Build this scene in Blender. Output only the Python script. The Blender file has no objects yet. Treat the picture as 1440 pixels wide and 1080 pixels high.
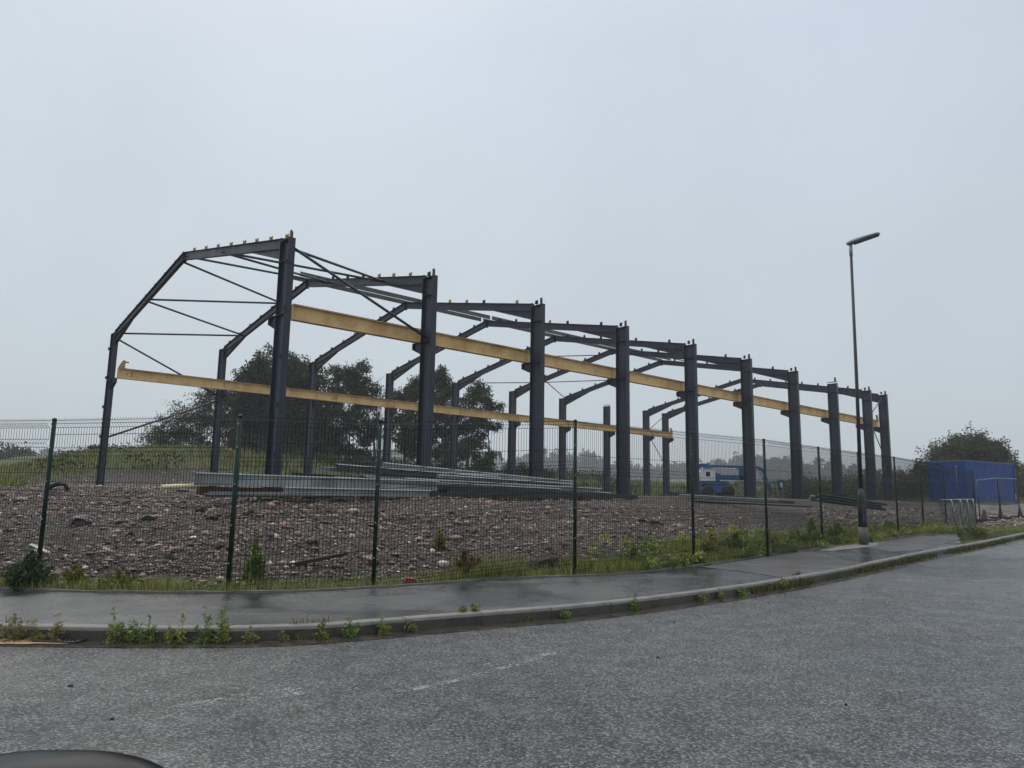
import bpy, bmesh, math, random
import numpy as np
from mathutils import Vector, Matrix, Euler, noise
random.seed(7); rng = np.random.default_rng(7)
D = bpy.data; S = bpy.context.scene; COL = S.collection
PI = math.pi
# ---------------------------------------------------------------- camera
F_PX, PITCH, ROLL, EYE = 1024.05, 0.1505, 0.0167, 1.45
cam = D.objects.new('camera', D.cameras.new('camera')); COL.objects.link(cam)
cam.data.sensor_width = 36; cam.data.lens = 36*F_PX/1440
cam.data.clip_start = 0.05; cam.data.clip_end = 3000
cam.matrix_world = Matrix.Translation((0, 0, EYE)) @ Matrix.Rotation(PI/2+PITCH, 4, 'X') @ Matrix.Rotation(ROLL, 4, 'Z')
S.camera = cam
# ---------------------------------------------------------------- sky and light (rainy overcast)
SUN_EL, SUN_AZ = math.radians(52), math.radians(-25)
W = D.worlds.new('World'); S.world = W; W.use_nodes = True
nt = W.node_tree; nt.nodes.clear()
def N(t, ty, **kw):
    n = t.nodes.new(ty)
    for k, v in kw.items():
        if k in ('ins',):
            for i, x in v.items(): n.inputs[i].default_value = x
        else: setattr(n, k, v)
    return n
sky = N(nt, 'ShaderNodeTexSky', sky_type='NISHITA', sun_disc=False)
sky.sun_elevation = SUN_EL; sky.sun_rotation = SUN_AZ; sky.dust_density = 4; sky.air_density = 1.5
bg1 = N(nt, 'ShaderNodeBackground'); bg1.inputs[1].default_value = 0.006
nt.links.new(sky.outputs[0], bg1.inputs[0])
tc = N(nt, 'ShaderNodeTexCoord'); sep = N(nt, 'ShaderNodeSeparateXYZ'); nt.links.new(tc.outputs['Generated'], sep.inputs[0])
ramp = N(nt, 'ShaderNodeValToRGB'); cr = ramp.color_ramp
cr.elements[0].position = 0.0; cr.elements[0].color = (0.565, 0.635, 0.69, 1)
cr.elements[1].position = 0.30; cr.elements[1].color = (0.56, 0.635, 0.705, 1)
e = cr.elements.new(0.55); e.color = (0.575, 0.655, 0.750, 1)
e = cr.elements.new(0.66); e.color = (0.66, 0.73, 0.82, 1)
e = cr.elements.new(1.0); e.color = (1.50, 1.52, 1.58, 1)
nt.links.new(sep.outputs[2], ramp.inputs[0])
nz = N(nt, 'ShaderNodeTexNoise', ins={2: 1.9, 3: 5.0, 4: 0.55}); nt.links.new(tc.outputs['Generated'], nz.inputs[0])
mr = N(nt, 'ShaderNodeMapRange', ins={1: 0.3, 2: 0.7, 3: 0.93, 4: 1.06}); nt.links.new(nz.outputs[0], mr.inputs[0])
# brighter towards the camera's left, where the cloud is thinner
mr2 = N(nt, 'ShaderNodeMapRange', ins={1: -0.5, 2: 0.65, 3: 1.02, 4: 0.97}); nt.links.new(sep.outputs[0], mr2.inputs[0])
mm = N(nt, 'ShaderNodeMath', operation='MULTIPLY'); nt.links.new(mr.outputs[0], mm.inputs[0]); nt.links.new(mr2.outputs[0], mm.inputs[1])
vm = N(nt, 'ShaderNodeVectorMath', operation='SCALE'); nt.links.new(ramp.outputs[0], vm.inputs[0]); nt.links.new(mm.outputs[0], vm.inputs['Scale'])
bg2 = N(nt, 'ShaderNodeBackground'); bg2.inputs[1].default_value = 0.935; nt.links.new(vm.outputs[0], bg2.inputs[0])
ad = N(nt, 'ShaderNodeAddShader'); nt.links.new(bg1.outputs[0], ad.inputs[0]); nt.links.new(bg2.outputs[0], ad.inputs[1])
wo = N(nt, 'ShaderNodeOutputWorld'); nt.links.new(ad.outputs[0], wo.inputs[0])
sl = D.lights.new('sun', 'SUN'); sl.energy = 1.45; sl.angle = math.radians(70); sl.color = (1, 0.92, 0.82)
sun = D.objects.new('sun', sl); COL.objects.link(sun)
sun.rotation_euler = (PI/2-SUN_EL, 0, PI-SUN_AZ) if False else Vector((-math.sin(SUN_AZ)*math.cos(SUN_EL), -math.cos(SUN_AZ)*math.cos(SUN_EL), -math.sin(SUN_EL))).to_track_quat('-Z', 'Y').to_euler()
S.view_settings.view_transform = 'Standard'; S.view_settings.look = 'None'; S.view_settings.gamma = 1
S.view_settings.exposure = 0.07
S.cycles.volume_bounces = 0; S.cycles.max_bounces = 6; S.cycles.transparent_max_bounces = 12

# ---------------------------------------------------------------- image rays (used only to read positions off the ground)
def ray(x, y):
    a, b = x-720, y-540; c, s = math.cos(ROLL), math.sin(ROLL)
    px = a*c+b*s; py = -a*s+b*c; c, s = math.cos(PITCH), math.sin(PITCH)
    yy = F_PX*c+py*s
    return px/yy, (F_PX*s-py*c)/yy
def aty(x, y, Y):
    dx, dz = ray(x, y); return Vector((dx*Y, Y, EYE+dz*Y))
def sm(a, b, x):
    t = np.clip((np.asarray(x, float)-a)/(b-a), 0, 1); return t*t*(3-2*t)
def datum(x, y): return 0.42*sm(-1, 24, x)
def on_datum(x, y, off):
    z = off
    for _ in range(12):
        dx, dz = ray(x, y); Y = (z-EYE)/dz; z = float(datum(dx*Y, Y))+off
    return (dx*Y, Y)

# ---------------------------------------------------------------- mesh helpers
def link(name, me, mat=None, parent=None, loc=None):
    o = D.objects.new(name, me); COL.objects.link(o)
    if mat:
        for m in (mat if isinstance(mat, (list, tuple)) else [mat]): me.materials.append(m)
    if parent: o.parent = parent
    if loc is not None: o.location = loc
    return o
def tag(o, label=None, cat=None, group=None, kind=None):
    if label: o['label'] = label
    if cat: o['category'] = cat
    if group: o['group'] = group
    if kind: o['kind'] = kind
    return o
def empty(name, loc=(0, 0, 0), rz=0, label=None, cat=None, group=None):
    o = D.objects.new(name, None); COL.objects.link(o); o.location = loc; o.rotation_euler = (0, 0, rz); o.empty_display_size = .2
    return tag(o, label, cat, group)
class MB:
    def __init__(s): s.v = []; s.f = []; s.m = []; s.sm = []
    def add(s, vs, fs, mi=0, smooth=False):
        n = len(s.v); s.v += [tuple(p) for p in vs]
        for f in fs: s.f.append(tuple(i+n for i in f)); s.m.append(mi); s.sm.append(smooth)
    def box(s, c, d, R=None, mi=0):
        c = Vector(c); vs = []
        for i in (-1, 1):
            for j in (-1, 1):
                for k in (-1, 1):
                    p = Vector((i*d[0]/2, j*d[1]/2, k*d[2]/2))
                    if R is not None: p = R @ p
                    vs.append(c+p)
        s.add(vs, [(0, 1, 3, 2), (4, 6, 7, 5), (0, 4, 5, 1), (2, 3, 7, 6), (0, 2, 6, 4), (1, 5, 7, 3)], mi)
    def span(s, p0, p1, w, d, up=(0, 0, 1), mi=0, off=(0, 0)):
        p0 = Vector(p0); p1 = Vector(p1); a = (p1-p0); L = a.length; a.normalize(); up = Vector(up)
        b = up.cross(a).normalized(); c = a.cross(b)
        R = Matrix((a, b, c)).transposed()
        s.box((p0+p1)/2+b*off[0]+c*off[1], (L, w, d), R, mi)
    def ibeam(s, p0, p1, depth, width, up=(0, 0, 1), tw=.012, tf=.02, mi=0):
        s.span(p0, p1, width, tf, up, mi, (0, depth/2-tf/2)); s.span(p0, p1, width, tf, up, mi, (0, -depth/2+tf/2))
        s.span(p0, p1, tw, depth-2*tf, up, mi)
    def tube(s, pts, r, n=8, mi=0, cap=True, smooth=True):
        pts = [Vector(p) for p in pts]; rr = r if isinstance(r, (list, tuple)) else [r]*len(pts)
        vs = []; prev = None
        for i, p in enumerate(pts):
            t = (pts[min(i+1, len(pts)-1)]-pts[max(i-1, 0)]).normalized()
            a = prev if prev is not None else (Vector((0, 0, 1)) if abs(t.z) < .9 else Vector((1, 0, 0)))
            b = (a-t*a.dot(t))
            if b.length < 1e-4: b = t.orthogonal()
            b.normalize(); prev = b; c = t.cross(b)
            for k in range(n):
                an = 2*PI*k/n; vs.append(p+(b*math.cos(an)+c*math.sin(an))*rr[i])
        fs = [(i*n+k, i*n+(k+1) % n, (i+1)*n+(k+1) % n, (i+1)*n+k) for i in range(len(pts)-1) for k in range(n)]
        if cap: fs += [tuple(range(n-1, -1, -1)), tuple((len(pts)-1)*n+k for k in range(n))]
        s.add(vs, fs, mi, smooth)
    def lathe(s, prof, c=(0, 0, 0), n=16, mi=0, R=None):
        c = Vector(c); vs = []
        for r, z in prof:
            for k in range(n):
                p = Vector((r*math.cos(2*PI*k/n), r*math.sin(2*PI*k/n), z))
                vs.append(c+(R @ p if R is not None else p))
        m = len(prof)
        fs = [(i*n+k, i*n+(k+1) % n, (i+1)*n+(k+1) % n, (i+1)*n+k) for i in range(m-1) for k in range(n)]
        fs += [tuple(range(n-1, -1, -1)), tuple((m-1)*n+k for k in range(n))]
        s.add(vs, fs, mi, True)
    def prism(s, poly, axis0, axis1, origin, thick_vec, mi=0):
        o = Vector(origin); a = Vector(axis0); b = Vector(axis1); t = Vector(thick_vec); n = len(poly)
        vs = [o+a*x+b*y for x, y in poly]+[o+a*x+b*y+t for x, y in poly]
        s.add(vs, [tuple(range(n-1, -1, -1)), tuple(range(n, 2*n))]+[(i, (i+1) % n, n+(i+1) % n, n+i) for i in range(n)], mi)
    def mesh(s, name):
        me = D.meshes.new(name); me.from_pydata(s.v, [], s.f)
        me.polygons.foreach_set('material_index', s.m); me.polygons.foreach_set('use_smooth', s.sm); me.update()
        return me
    def build(s, name, mat, parent=None, loc=None, fixn=True):
        me = s.mesh(name)
        if fixn:
            bm = bmesh.new(); bm.from_mesh(me); bmesh.ops.recalc_face_normals(bm, faces=bm.faces); bm.to_mesh(me); bm.free()
        return link(name, me, mat, parent, loc)
def np_mesh(name, V, F, smooth=False, colors=None):
    """V (n,3), F (m,k) all faces with k corners"""
    me = D.meshes.new(name); k = F.shape[1]
    me.vertices.add(len(V)); me.vertices.foreach_set('co', V.astype(np.float32).ravel())
    me.loops.add(F.size); me.loops.foreach_set('vertex_index', F.astype(np.int32).ravel())
    me.polygons.add(len(F)); me.polygons.foreach_set('loop_start', np.arange(0, F.size, k, dtype=np.int32))
    try: me.polygons.foreach_set('loop_total', np.full(len(F), k, np.int32))
    except Exception: pass
    me.polygons.foreach_set('use_smooth', np.full(len(F), smooth))
    me.update(calc_edges=True)
    if colors is not None:
        at = me.attributes.new('tone', 'FLOAT_COLOR', 'POINT'); c = np.ones((len(V), 4), np.float32); c[:, :3] = colors
        at.data.foreach_set('color', c.ravel())
    return me

# ---------------------------------------------------------------- materials
def mat(name):
    m = D.materials.new(name); m.use_nodes = True; t = m.node_tree; b = t.nodes['Principled BSDF']; return m, t, b
def L(t, a, b): t.links.new(a, b)
def simple(name, col, rough=.5, metal=0, var=.25, scale=3, bump=0, bscale=60, spec=.5, streak=False):
    m, t, b = mat(name)
    g = N(t, 'ShaderNodeNewGeometry'); src = g.outputs['Position']
    if streak:
        mp = N(t, 'ShaderNodeMapping'); mp.inputs['Scale'].default_value = (1, 1, .12); L(t, src, mp.inputs[0]); src2 = mp.outputs[0]
    else: src2 = src
    n = N(t, 'ShaderNodeTexNoise', ins={2: scale, 3: 6, 4: .6}); L(t, src2, n.inputs[0])
    r = N(t, 'ShaderNodeMapRange', ins={1: .3, 2: .7, 3: 1-var, 4: 1+var}); L(t, n.outputs[0], r.inputs[0])
    v = N(t, 'ShaderNodeVectorMath', operation='SCALE'); v.inputs[0].default_value = col; L(t, r.outputs[0], v.inputs['Scale'])
    L(t, v.outputs[0], b.inputs['Base Color']); b.inputs['Roughness'].default_value = rough; b.inputs['Metallic'].default_value = metal
    b.inputs['Specular IOR Level'].default_value = spec
    r2 = N(t, 'ShaderNodeMapRange', ins={1: .3, 2: .7, 3: max(.05, rough-.12), 4: min(1, rough+.12)}); L(t, n.outputs[0], r2.inputs[0]); L(t, r2.outputs[0], b.inputs['Roughness'])
    if bump:
        n2 = N(t, 'ShaderNodeTexNoise', ins={2: bscale, 3: 4}); L(t, src, n2.inputs[0])
        bp = N(t, 'ShaderNodeBump', ins={0: bump, 1: .01}); L(t, n2.outputs[0], bp.inputs['Height']); L(t, bp.outputs[0], b.inputs['Normal'])
    return m
M = {}
M['steel'] = simple('dark_painted_steel', (.020, .026, .044), .45, .0, .55, 1.6, .1, 40, streak=True, spec=.45)
M['steel_light'] = simple('galvanised', (.07, .075, .073), .36, .15, .28, 2.2)
M['galv_white'] = simple('bright_galvanised', (.27, .285, .28), .45, .1, .45, 1.3)
M['galv_sheen'] = simple('galvanised_painted_sheen', (.62, .65, .64), .3, .1, .15, 2.5)  # sky reflection on upward flanges, painted in as a paler base colour
M['tube'] = simple('brace_tube_paint', (.028, .034, .046), .45)
M['cleat_yellow'] = simple('zinc_yellow', (.42, .27, .07), .55, 0, .3, 9)
M['rust'] = simple('rusty_timber', (.085, .040, .024), .8, 0, .4, 8)
M['green'] = simple('green_powdercoat', (.003, .026, .018), .5, 0, .25, spec=.3)
M['wire'] = simple('green_wire', (.003, .012, .009), .55, spec=.25)
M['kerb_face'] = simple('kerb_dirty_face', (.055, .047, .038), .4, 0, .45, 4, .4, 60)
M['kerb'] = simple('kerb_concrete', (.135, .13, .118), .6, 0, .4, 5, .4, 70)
M['concrete'] = simple('concrete', (.17, .16, .145), .65, 0, .25, 4, .3, 60)
M['lamp'] = simple('lamp_column', (.030, .032, .032), .5, 0, .5, 5, .2, 30)
M['lamp_foot'] = simple('weathered_lamp_foot', (.10, .10, .09), .6, 0, .5, 14)
M['lamp_light'] = simple('lamp_head_grey', (.30, .33, .33), .4)
M['glass_dark'] = simple('dark_lens', (.02, .02, .022), .15)
M['blue'] = simple('blue_container', (.002, .048, .21), .55, 0, .15, 1.5)
M['liftblue'] = simple('blue_machine', (.008, .095, .25), .4)
M['white'] = simple('white_paint', (.72, .73, .72), .45, 0, .1)
M['black'] = simple('black_rubber', (.012, .012, .012), .6)
M['dark'] = simple('dark_metal', (.02, .022, .022), .5)
M['cream'] = simple('cream_pipe', (.72, .66, .42), .5, 0, .1)
M['carblack'] = simple('car_black', (.003, .004, .005), .3, 0, .05, spec=.06)
M['bark'] = simple('bark', (.045, .036, .028), .9, 0, .4, 6, .5, 25)
M['brick'] = simple('brick_red', (.28, .08, .05), .8, 0, .35, 12)
M['board'] = simple('pale_board', (.42, .42, .38), .6, 0, .3, 6)
M['soil'] = simple('silt', (.42, .25, .16), .5, 0, .35, 9, .3, 50)
M['wall_pale'] = simple('pale_cladding', (.62, .64, .64), .6, 0, .06, .4)
M['roof_grey'] = simple('grey_roof', (.28, .30, .31), .6, 0, .1, .4)
M['flower'] = simple('yellow_flower', (.65, .55, .03), .7)
M['red'] = simple('red_mark', (.5, .03, .02), .5)
# crane beam: tan primer with rust streaks and dark top scum
m, t, b = mat('tan_primer'); M['tan'] = m
g = N(t, 'ShaderNodeNewGeometry'); n1 = N(t, 'ShaderNodeTexNoise', ins={2: 1.1, 3: 6, 4: .62}); L(t, g.outputs['Position'], n1.inputs[0])
cr = N(t, 'ShaderNodeValToRGB'); cr.color_ramp.elements[0].position = .33; cr.color_ramp.elements[0].color = (.52, .31, .11, 1)
cr.color_ramp.elements[1].position = .55; cr.color_ramp.elements[1].color = (.74, .51, .225, 1)
L(t, n1.outputs[0], cr.inputs[0]); L(t, cr.outputs[0], b.inputs['Base Color']); b.inputs['Roughness'].default_value = .6
def tone_mat(name, rough=.8, trans=0, mul=1.0, spec=.3, bump=0):
    m, t, b = mat(name)
    a = N(t, 'ShaderNodeAttribute', attribute_name='tone'); L(t, a.outputs['Color'], b.inputs['Base Color'])
    b.inputs['Roughness'].default_value = rough; b.inputs['Specular IOR Level'].default_value = spec
    if bump:
        g = N(t, 'ShaderNodeNewGeometry'); n = N(t, 'ShaderNodeTexNoise', ins={2: 90, 3: 5}); L(t, g.outputs['Position'], n.inputs[0])
        bp = N(t, 'ShaderNodeBump', ins={0: bump, 1: .008}); L(t, n.outputs[0], bp.inputs['Height']); L(t, bp.outputs[0], b.inputs['Normal'])
    if trans:
        tr = N(t, 'ShaderNodeBsdfTranslucent'); L(t, a.outputs['Color'], tr.inputs[0])
        mx = N(t, 'ShaderNodeMixShader'); mx.inputs[0].default_value = trans
        L(t, b.outputs[0], mx.inputs[1]); L(t, tr.outputs[0], mx.inputs[2]); L(t, mx.outputs[0], t.nodes['Material Output'].inputs[0])
    return m
M['leaf'] = tone_mat('leaf', .6, .3, spec=.12)
M['stone'] = tone_mat('stones', .45, 0, bump=.5, spec=.32)
# wet asphalt
def asphalt(name, c0, c1, rlo, rhi, chip, bump, patch=.25):
    m, t, b = mat(name)
    g = N(t, 'ShaderNodeNewGeometry'); P = g.outputs['Position']
    v1 = N(t, 'ShaderNodeTexVoronoi', ins={2: chip}); L(t, P, v1.inputs[0])
    v2 = N(t, 'ShaderNodeTexNoise', ins={2: chip*1.1, 3: 3, 4: .7}); L(t, P, v2.inputs[0])
    big = N(t, 'ShaderNodeTexNoise', ins={2: patch, 3: 5, 4: .55, 8: .6}); L(t, P, big.inputs[0])
    mid = N(t, 'ShaderNodeTexNoise', ins={2: 3.0, 3: 8, 4: .7}); L(t, P, mid.inputs[0])
    mix = N(t, 'ShaderNodeMix', data_type='RGBA'); mix.inputs[6].default_value = (*c0, 1); mix.inputs[7].default_value = (*c1, 1)
    s = N(t, 'ShaderNodeSeparateColor'); L(t, v1.outputs['Color'], s.inputs[0])
    pw = N(t, 'ShaderNodeMath', operation='POWER'); L(t, s.outputs[0], pw.inputs[0]); pw.inputs[1].default_value = 2.6
    m1 = N(t, 'ShaderNodeMath', operation='MULTIPLY_ADD'); L(t, mid.outputs[0], m1.inputs[0]); m1.inputs[1].default_value = 1.0; m1.inputs[2].default_value = -.5
    m2 = N(t, 'ShaderNodeMath', operation='ADD'); m2.use_clamp = True; L(t, pw.outputs[0], m2.inputs[0]); L(t, m1.outputs[0], m2.inputs[1])
    L(t, m2.outputs[0], mix.inputs[0]); L(t, mix.outputs[2], b.inputs['Base Color'])
    rr = N(t, 'ShaderNodeMapRange', ins={1: .38, 2: .64, 3: rlo, 4: rhi}); L(t, big.outputs[0], rr.inputs[0])
    r2 = N(t, 'ShaderNodeMath', operation='MULTIPLY_ADD'); L(t, mid.outputs[0], r2.inputs[0]); r2.inputs[1].default_value = .25
    r3 = N(t, 'ShaderNodeMath', operation='SUBTRACT'); L(t, rr.outputs[0], r3.inputs[0]); r3.inputs[1].default_value = .12; L(t, r3.outputs[0], r2.inputs[2])
    L(t, r2.outputs[0], b.inputs['Roughness'])
    hh = N(t, 'ShaderNodeMath', operation='SUBTRACT'); L(t, v2.outputs[0], hh.inputs[0]); L(t, v1.outputs['Distance'], hh.inputs[1])
    bs = N(t, 'ShaderNodeMapRange', ins={1: .38, 2: .62, 3: bump*.35, 4: bump}); L(t, big.outputs[0], bs.inputs[0])
    bp = N(t, 'ShaderNodeBump', ins={1: .016}); L(t, bs.outputs[0], bp.inputs[0]); L(t, hh.outputs[0], bp.inputs['Height']); L(t, bp.outputs[0], b.inputs['Normal'])
    b.inputs['Specular IOR Level'].default_value = .5
    return m
M['road'] = asphalt('wet_road_asphalt', (.008, .011, .014), (.20, .214, .225), .07, .30, 72, .85)
M['path'] = asphalt('wet_path_asphalt', (.013, .015, .018), (.056, .061, .068), .15, .38, 120, .24, .55)
M['path_dark'] = asphalt('rough_dark_tarmac', (.018, .017, .018), (.085, .083, .085), .42, .62, 110, .8, .5)
M['gutter'] = simple('wet_gutter_silt', (.045, .038, .030), .16, 0, .45, 6, .15, 40)
# site ground: crushed rubble with soil, grass where the mask says
m, t, b = mat('site_ground'); M['ground'] = m
g = N(t, 'ShaderNodeNewGeometry'); P = g.outputs['Position']
vA = N(t, 'ShaderNodeTexVoronoi', ins={2: 16}); L(t, P, vA.inputs[0]); vB = N(t, 'ShaderNodeTexVoronoi', ins={2: 42}); L(t, P, vB.inputs[0])
nA = N(t, 'ShaderNodeTexNoise', ins={2: .5, 3: 6, 4: .6}); L(t, P, nA.inputs[0])
sA = N(t, 'ShaderNodeSeparateColor'); L(t, vA.outputs['Color'], sA.inputs[0])
sB = N(t, 'ShaderNodeSeparateColor'); L(t, vB.outputs['Color'], sB.inputs[0])
av = N(t, 'ShaderNodeMath', operation='MULTIPLY'); L(t, sA.outputs[0], av.inputs[0]); L(t, sB.outputs[0], av.inputs[1])
rp = N(t, 'ShaderNodeValToRGB'); rp.color_ramp.elements[0].position = 0; rp.color_ramp.elements[0].color = (.014, .011, .010, 1)
rp.color_ramp.elements[1].position = 1; rp.color_ramp.elements[1].color = (.42, .37, .33, 1)
for p_, c_ in ((.25, (.040, .030, .026, 1)), (.5, (.105, .078, .066, 1)), (.75, (.23, .18, .155, 1))):
    q = rp.color_ramp.elements.new(p_); q.color = c_
L(t, av.outputs[0], rp.inputs[0])
gr = N(t, 'ShaderNodeValToRGB'); gr.color_ramp.elements[0].color = (.028, .040, .012, 1); gr.color_ramp.elements[1].color = (.105, .120, .032, 1)
gr.color_ramp.elements[0].position = .35; gr.color_ramp.elements[1].position = .65
nG = N(t, 'ShaderNodeTexNoise', ins={2: 1.4, 3: 8, 4: .7}); L(t, P, nG.inputs[0]); L(t, nG.outputs[0], gr.inputs[0])
at = N(t, 'ShaderNodeAttribute', attribute_name='tone')   # R grass, G pale compacted gravel
sT = N(t, 'ShaderNodeSeparateColor'); L(t, at.outputs['Color'], sT.inputs[0])
gm = N(t, 'ShaderNodeMath', operation='MULTIPLY_ADD'); L(t, nA.outputs[0], gm.inputs[0]); gm.inputs[1].default_value = .9
gs = N(t, 'ShaderNodeMath', operation='SUBTRACT'); L(t, sT.outputs[0], gs.inputs[0]); gs.inputs[1].default_value = .45; L(t, gs.outputs[0], gm.inputs[2])
gk = N(t, 'ShaderNodeMapRange', ins={1: .35, 2: .6}); L(t, gm.outputs[0], gk.inputs[0])
px = N(t, 'ShaderNodeMix', data_type='RGBA'); L(t, sT.outputs[1], px.inputs[0]); L(t, rp.outputs[0], px.inputs[6])
pg = N(t, 'ShaderNodeValToRGB'); pg.color_ramp.elements[0].color = (.10, .088, .075, 1); pg.color_ramp.elements[1].color = (.24, .22, .195, 1)
pg.color_ramp.elements[0].position = .35; pg.color_ramp.elements[1].position = .65; L(t, nG.outputs[0], pg.inputs[0]); L(t, pg.outputs[0], px.inputs[7])
so = N(t, 'ShaderNodeMix', data_type='RGBA'); L(t, sT.outputs[2], so.inputs[0]); L(t, px.outputs[2], so.inputs[6]); dk = N(t, 'ShaderNodeMix', data_type='RGBA'); L(t, nG.outputs[0], dk.inputs[0]); dk.inputs[6].default_value = (.006, .005, .004, 1); dk.inputs[7].default_value = (.085, .068, .055, 1); L(t, dk.outputs[2], so.inputs[7])
mx = N(t, 'ShaderNodeMix', data_type='RGBA'); L(t, gk.outputs[0], mx.inputs[0]); L(t, so.outputs[2], mx.inputs[6]); L(t, gr.outputs[0], mx.inputs[7])
L(t, mx.outputs[2], b.inputs['Base Color']); b.inputs['Roughness'].default_value = .7; b.inputs['Specular IOR Level'].default_value = .22
hb = N(t, 'ShaderNodeMath', operation='ADD'); L(t, vA.outputs['Distance'], hb.inputs[0]); L(t, vB.outputs['Distance'], hb.inputs[1])
bp = N(t, 'ShaderNodeBump', invert=True, ins={0: 1.0, 1: .035}); L(t, hb.outputs[0], bp.inputs['Height']); L(t, bp.outputs[0], b.inputs['Normal'])

# ---------------------------------------------------------------- plan curves
def smooth_poly(pts, n=6):
    """chord-length Hermite with Catmull tangents: no overshoot on uneven spacing"""
    P = np.array(pts, float); d = np.linalg.norm(np.diff(P, axis=0), axis=1); T = np.zeros_like(P)
    for i in range(len(P)):
        if i == 0: T[i] = (P[1]-P[0])/d[0]
        elif i == len(P)-1: T[i] = (P[-1]-P[-2])/d[-1]
        else: T[i] = ((P[i]-P[i-1])/d[i-1]*d[i]+(P[i+1]-P[i])/d[i]*d[i-1])/(d[i]+d[i-1])
    out = []
    for i in range(len(P)-1):
        for k in range(n):
            t_ = k/n; h = d[i]
            out.append((2*t_**3-3*t_**2+1)*P[i]+(t_**3-2*t_**2+t_)*h*T[i]+(-2*t_**3+3*t_**2)*P[i+1]+(t_**3-t_**2)*h*T[i+1])
    out.append(P[-1]); return np.array(out)
K0 = [on_datum(*e, .12) for e in [(0, 879), (250, 882.5), (400, 881), (500, 875), (600, 867), (800, 852), (940, 837), (1045, 823), (1156, 805), (1230, 790), (1300, 776), (1380, 762), (1440, 750)]]
KERB = smooth_poly([(-60, 20), (-25, 11.0), (-12, 8.35), (-8, 7.68)]+K0+[(K0[-1][0]+25, K0[-1][1]+17), (K0[-1][0]+90, K0[-1][1]+58)])
B0 = [on_datum(*e, .13) for e in [(0, 828), (180, 833), (400, 832), (560, 824), (700, 814), (840, 809), (975, 796), (1080, 781), (1157, 771), (1232, 761), (1294, 752.5), (1345, 750)]]
BACK = smooth_poly([(-60, 24), (-25, 13.6), (-12, 10.8)]+B0)
def sdist(poly, x, y):
    """signed distance, positive on the far (site) side"""
    x = np.asarray(x, float); y = np.asarray(y, float); best = np.full(x.shape, 1e9); sg = np.ones(x.shape)
    for i in range(len(poly)-1):
        ax, ay = poly[i]; dx, dy = poly[i+1]-poly[i]; l2 = dx*dx+dy*dy+1e-12
        t_ = ((x-ax)*dx+(y-ay)*dy)/l2
        if i == 0: t_ = np.minimum(t_, 1)
        elif i == len(poly)-2: t_ = np.maximum(t_, 0)
        else: t_ = np.clip(t_, 0, 1)
        qx = x-ax-t_*dx; qy = y-ay-t_*dy; d_ = np.hypot(qx, qy); c_ = dx*(y-ay)-dy*(x-ax)
        m_ = d_ < best; best = np.where(m_, d_, best); sg = np.where(m_, np.sign(c_), sg)
    return best*sg
BACKX = np.vstack([BACK, [[BACK[-1][0]+6, BACK[-1][1]+3.2], [BACK[-1][0]+60, BACK[-1][1]+42]]])
YAW = .8306; U = np.array([math.sin(YAW), math.cos(YAW)]); V_ = np.array([-math.cos(YAW), math.sin(YAW)]); O_ = np.array([-7.4442, 23.7258])
BASEZ = 1.49
def fbm(x, y, s, seed=0):
    r = 0; a = 1; tot = 0
    for k in range(4):
        an = .7*k+seed; c_, s_ = math.cos(an), math.sin(an); xx = (x*c_-y*s_)*s; yy = (x*s_+y*c_)*s
        r = r+a*(np.sin(xx*1.3+seed*3.1+1.7*np.sin(yy*.9+k))+np.sin(yy*1.7+seed*1.3+1.3*np.sin(xx*1.1-k)))/2; tot += a; a *= .55; s *= 2.1
    return r/tot
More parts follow.
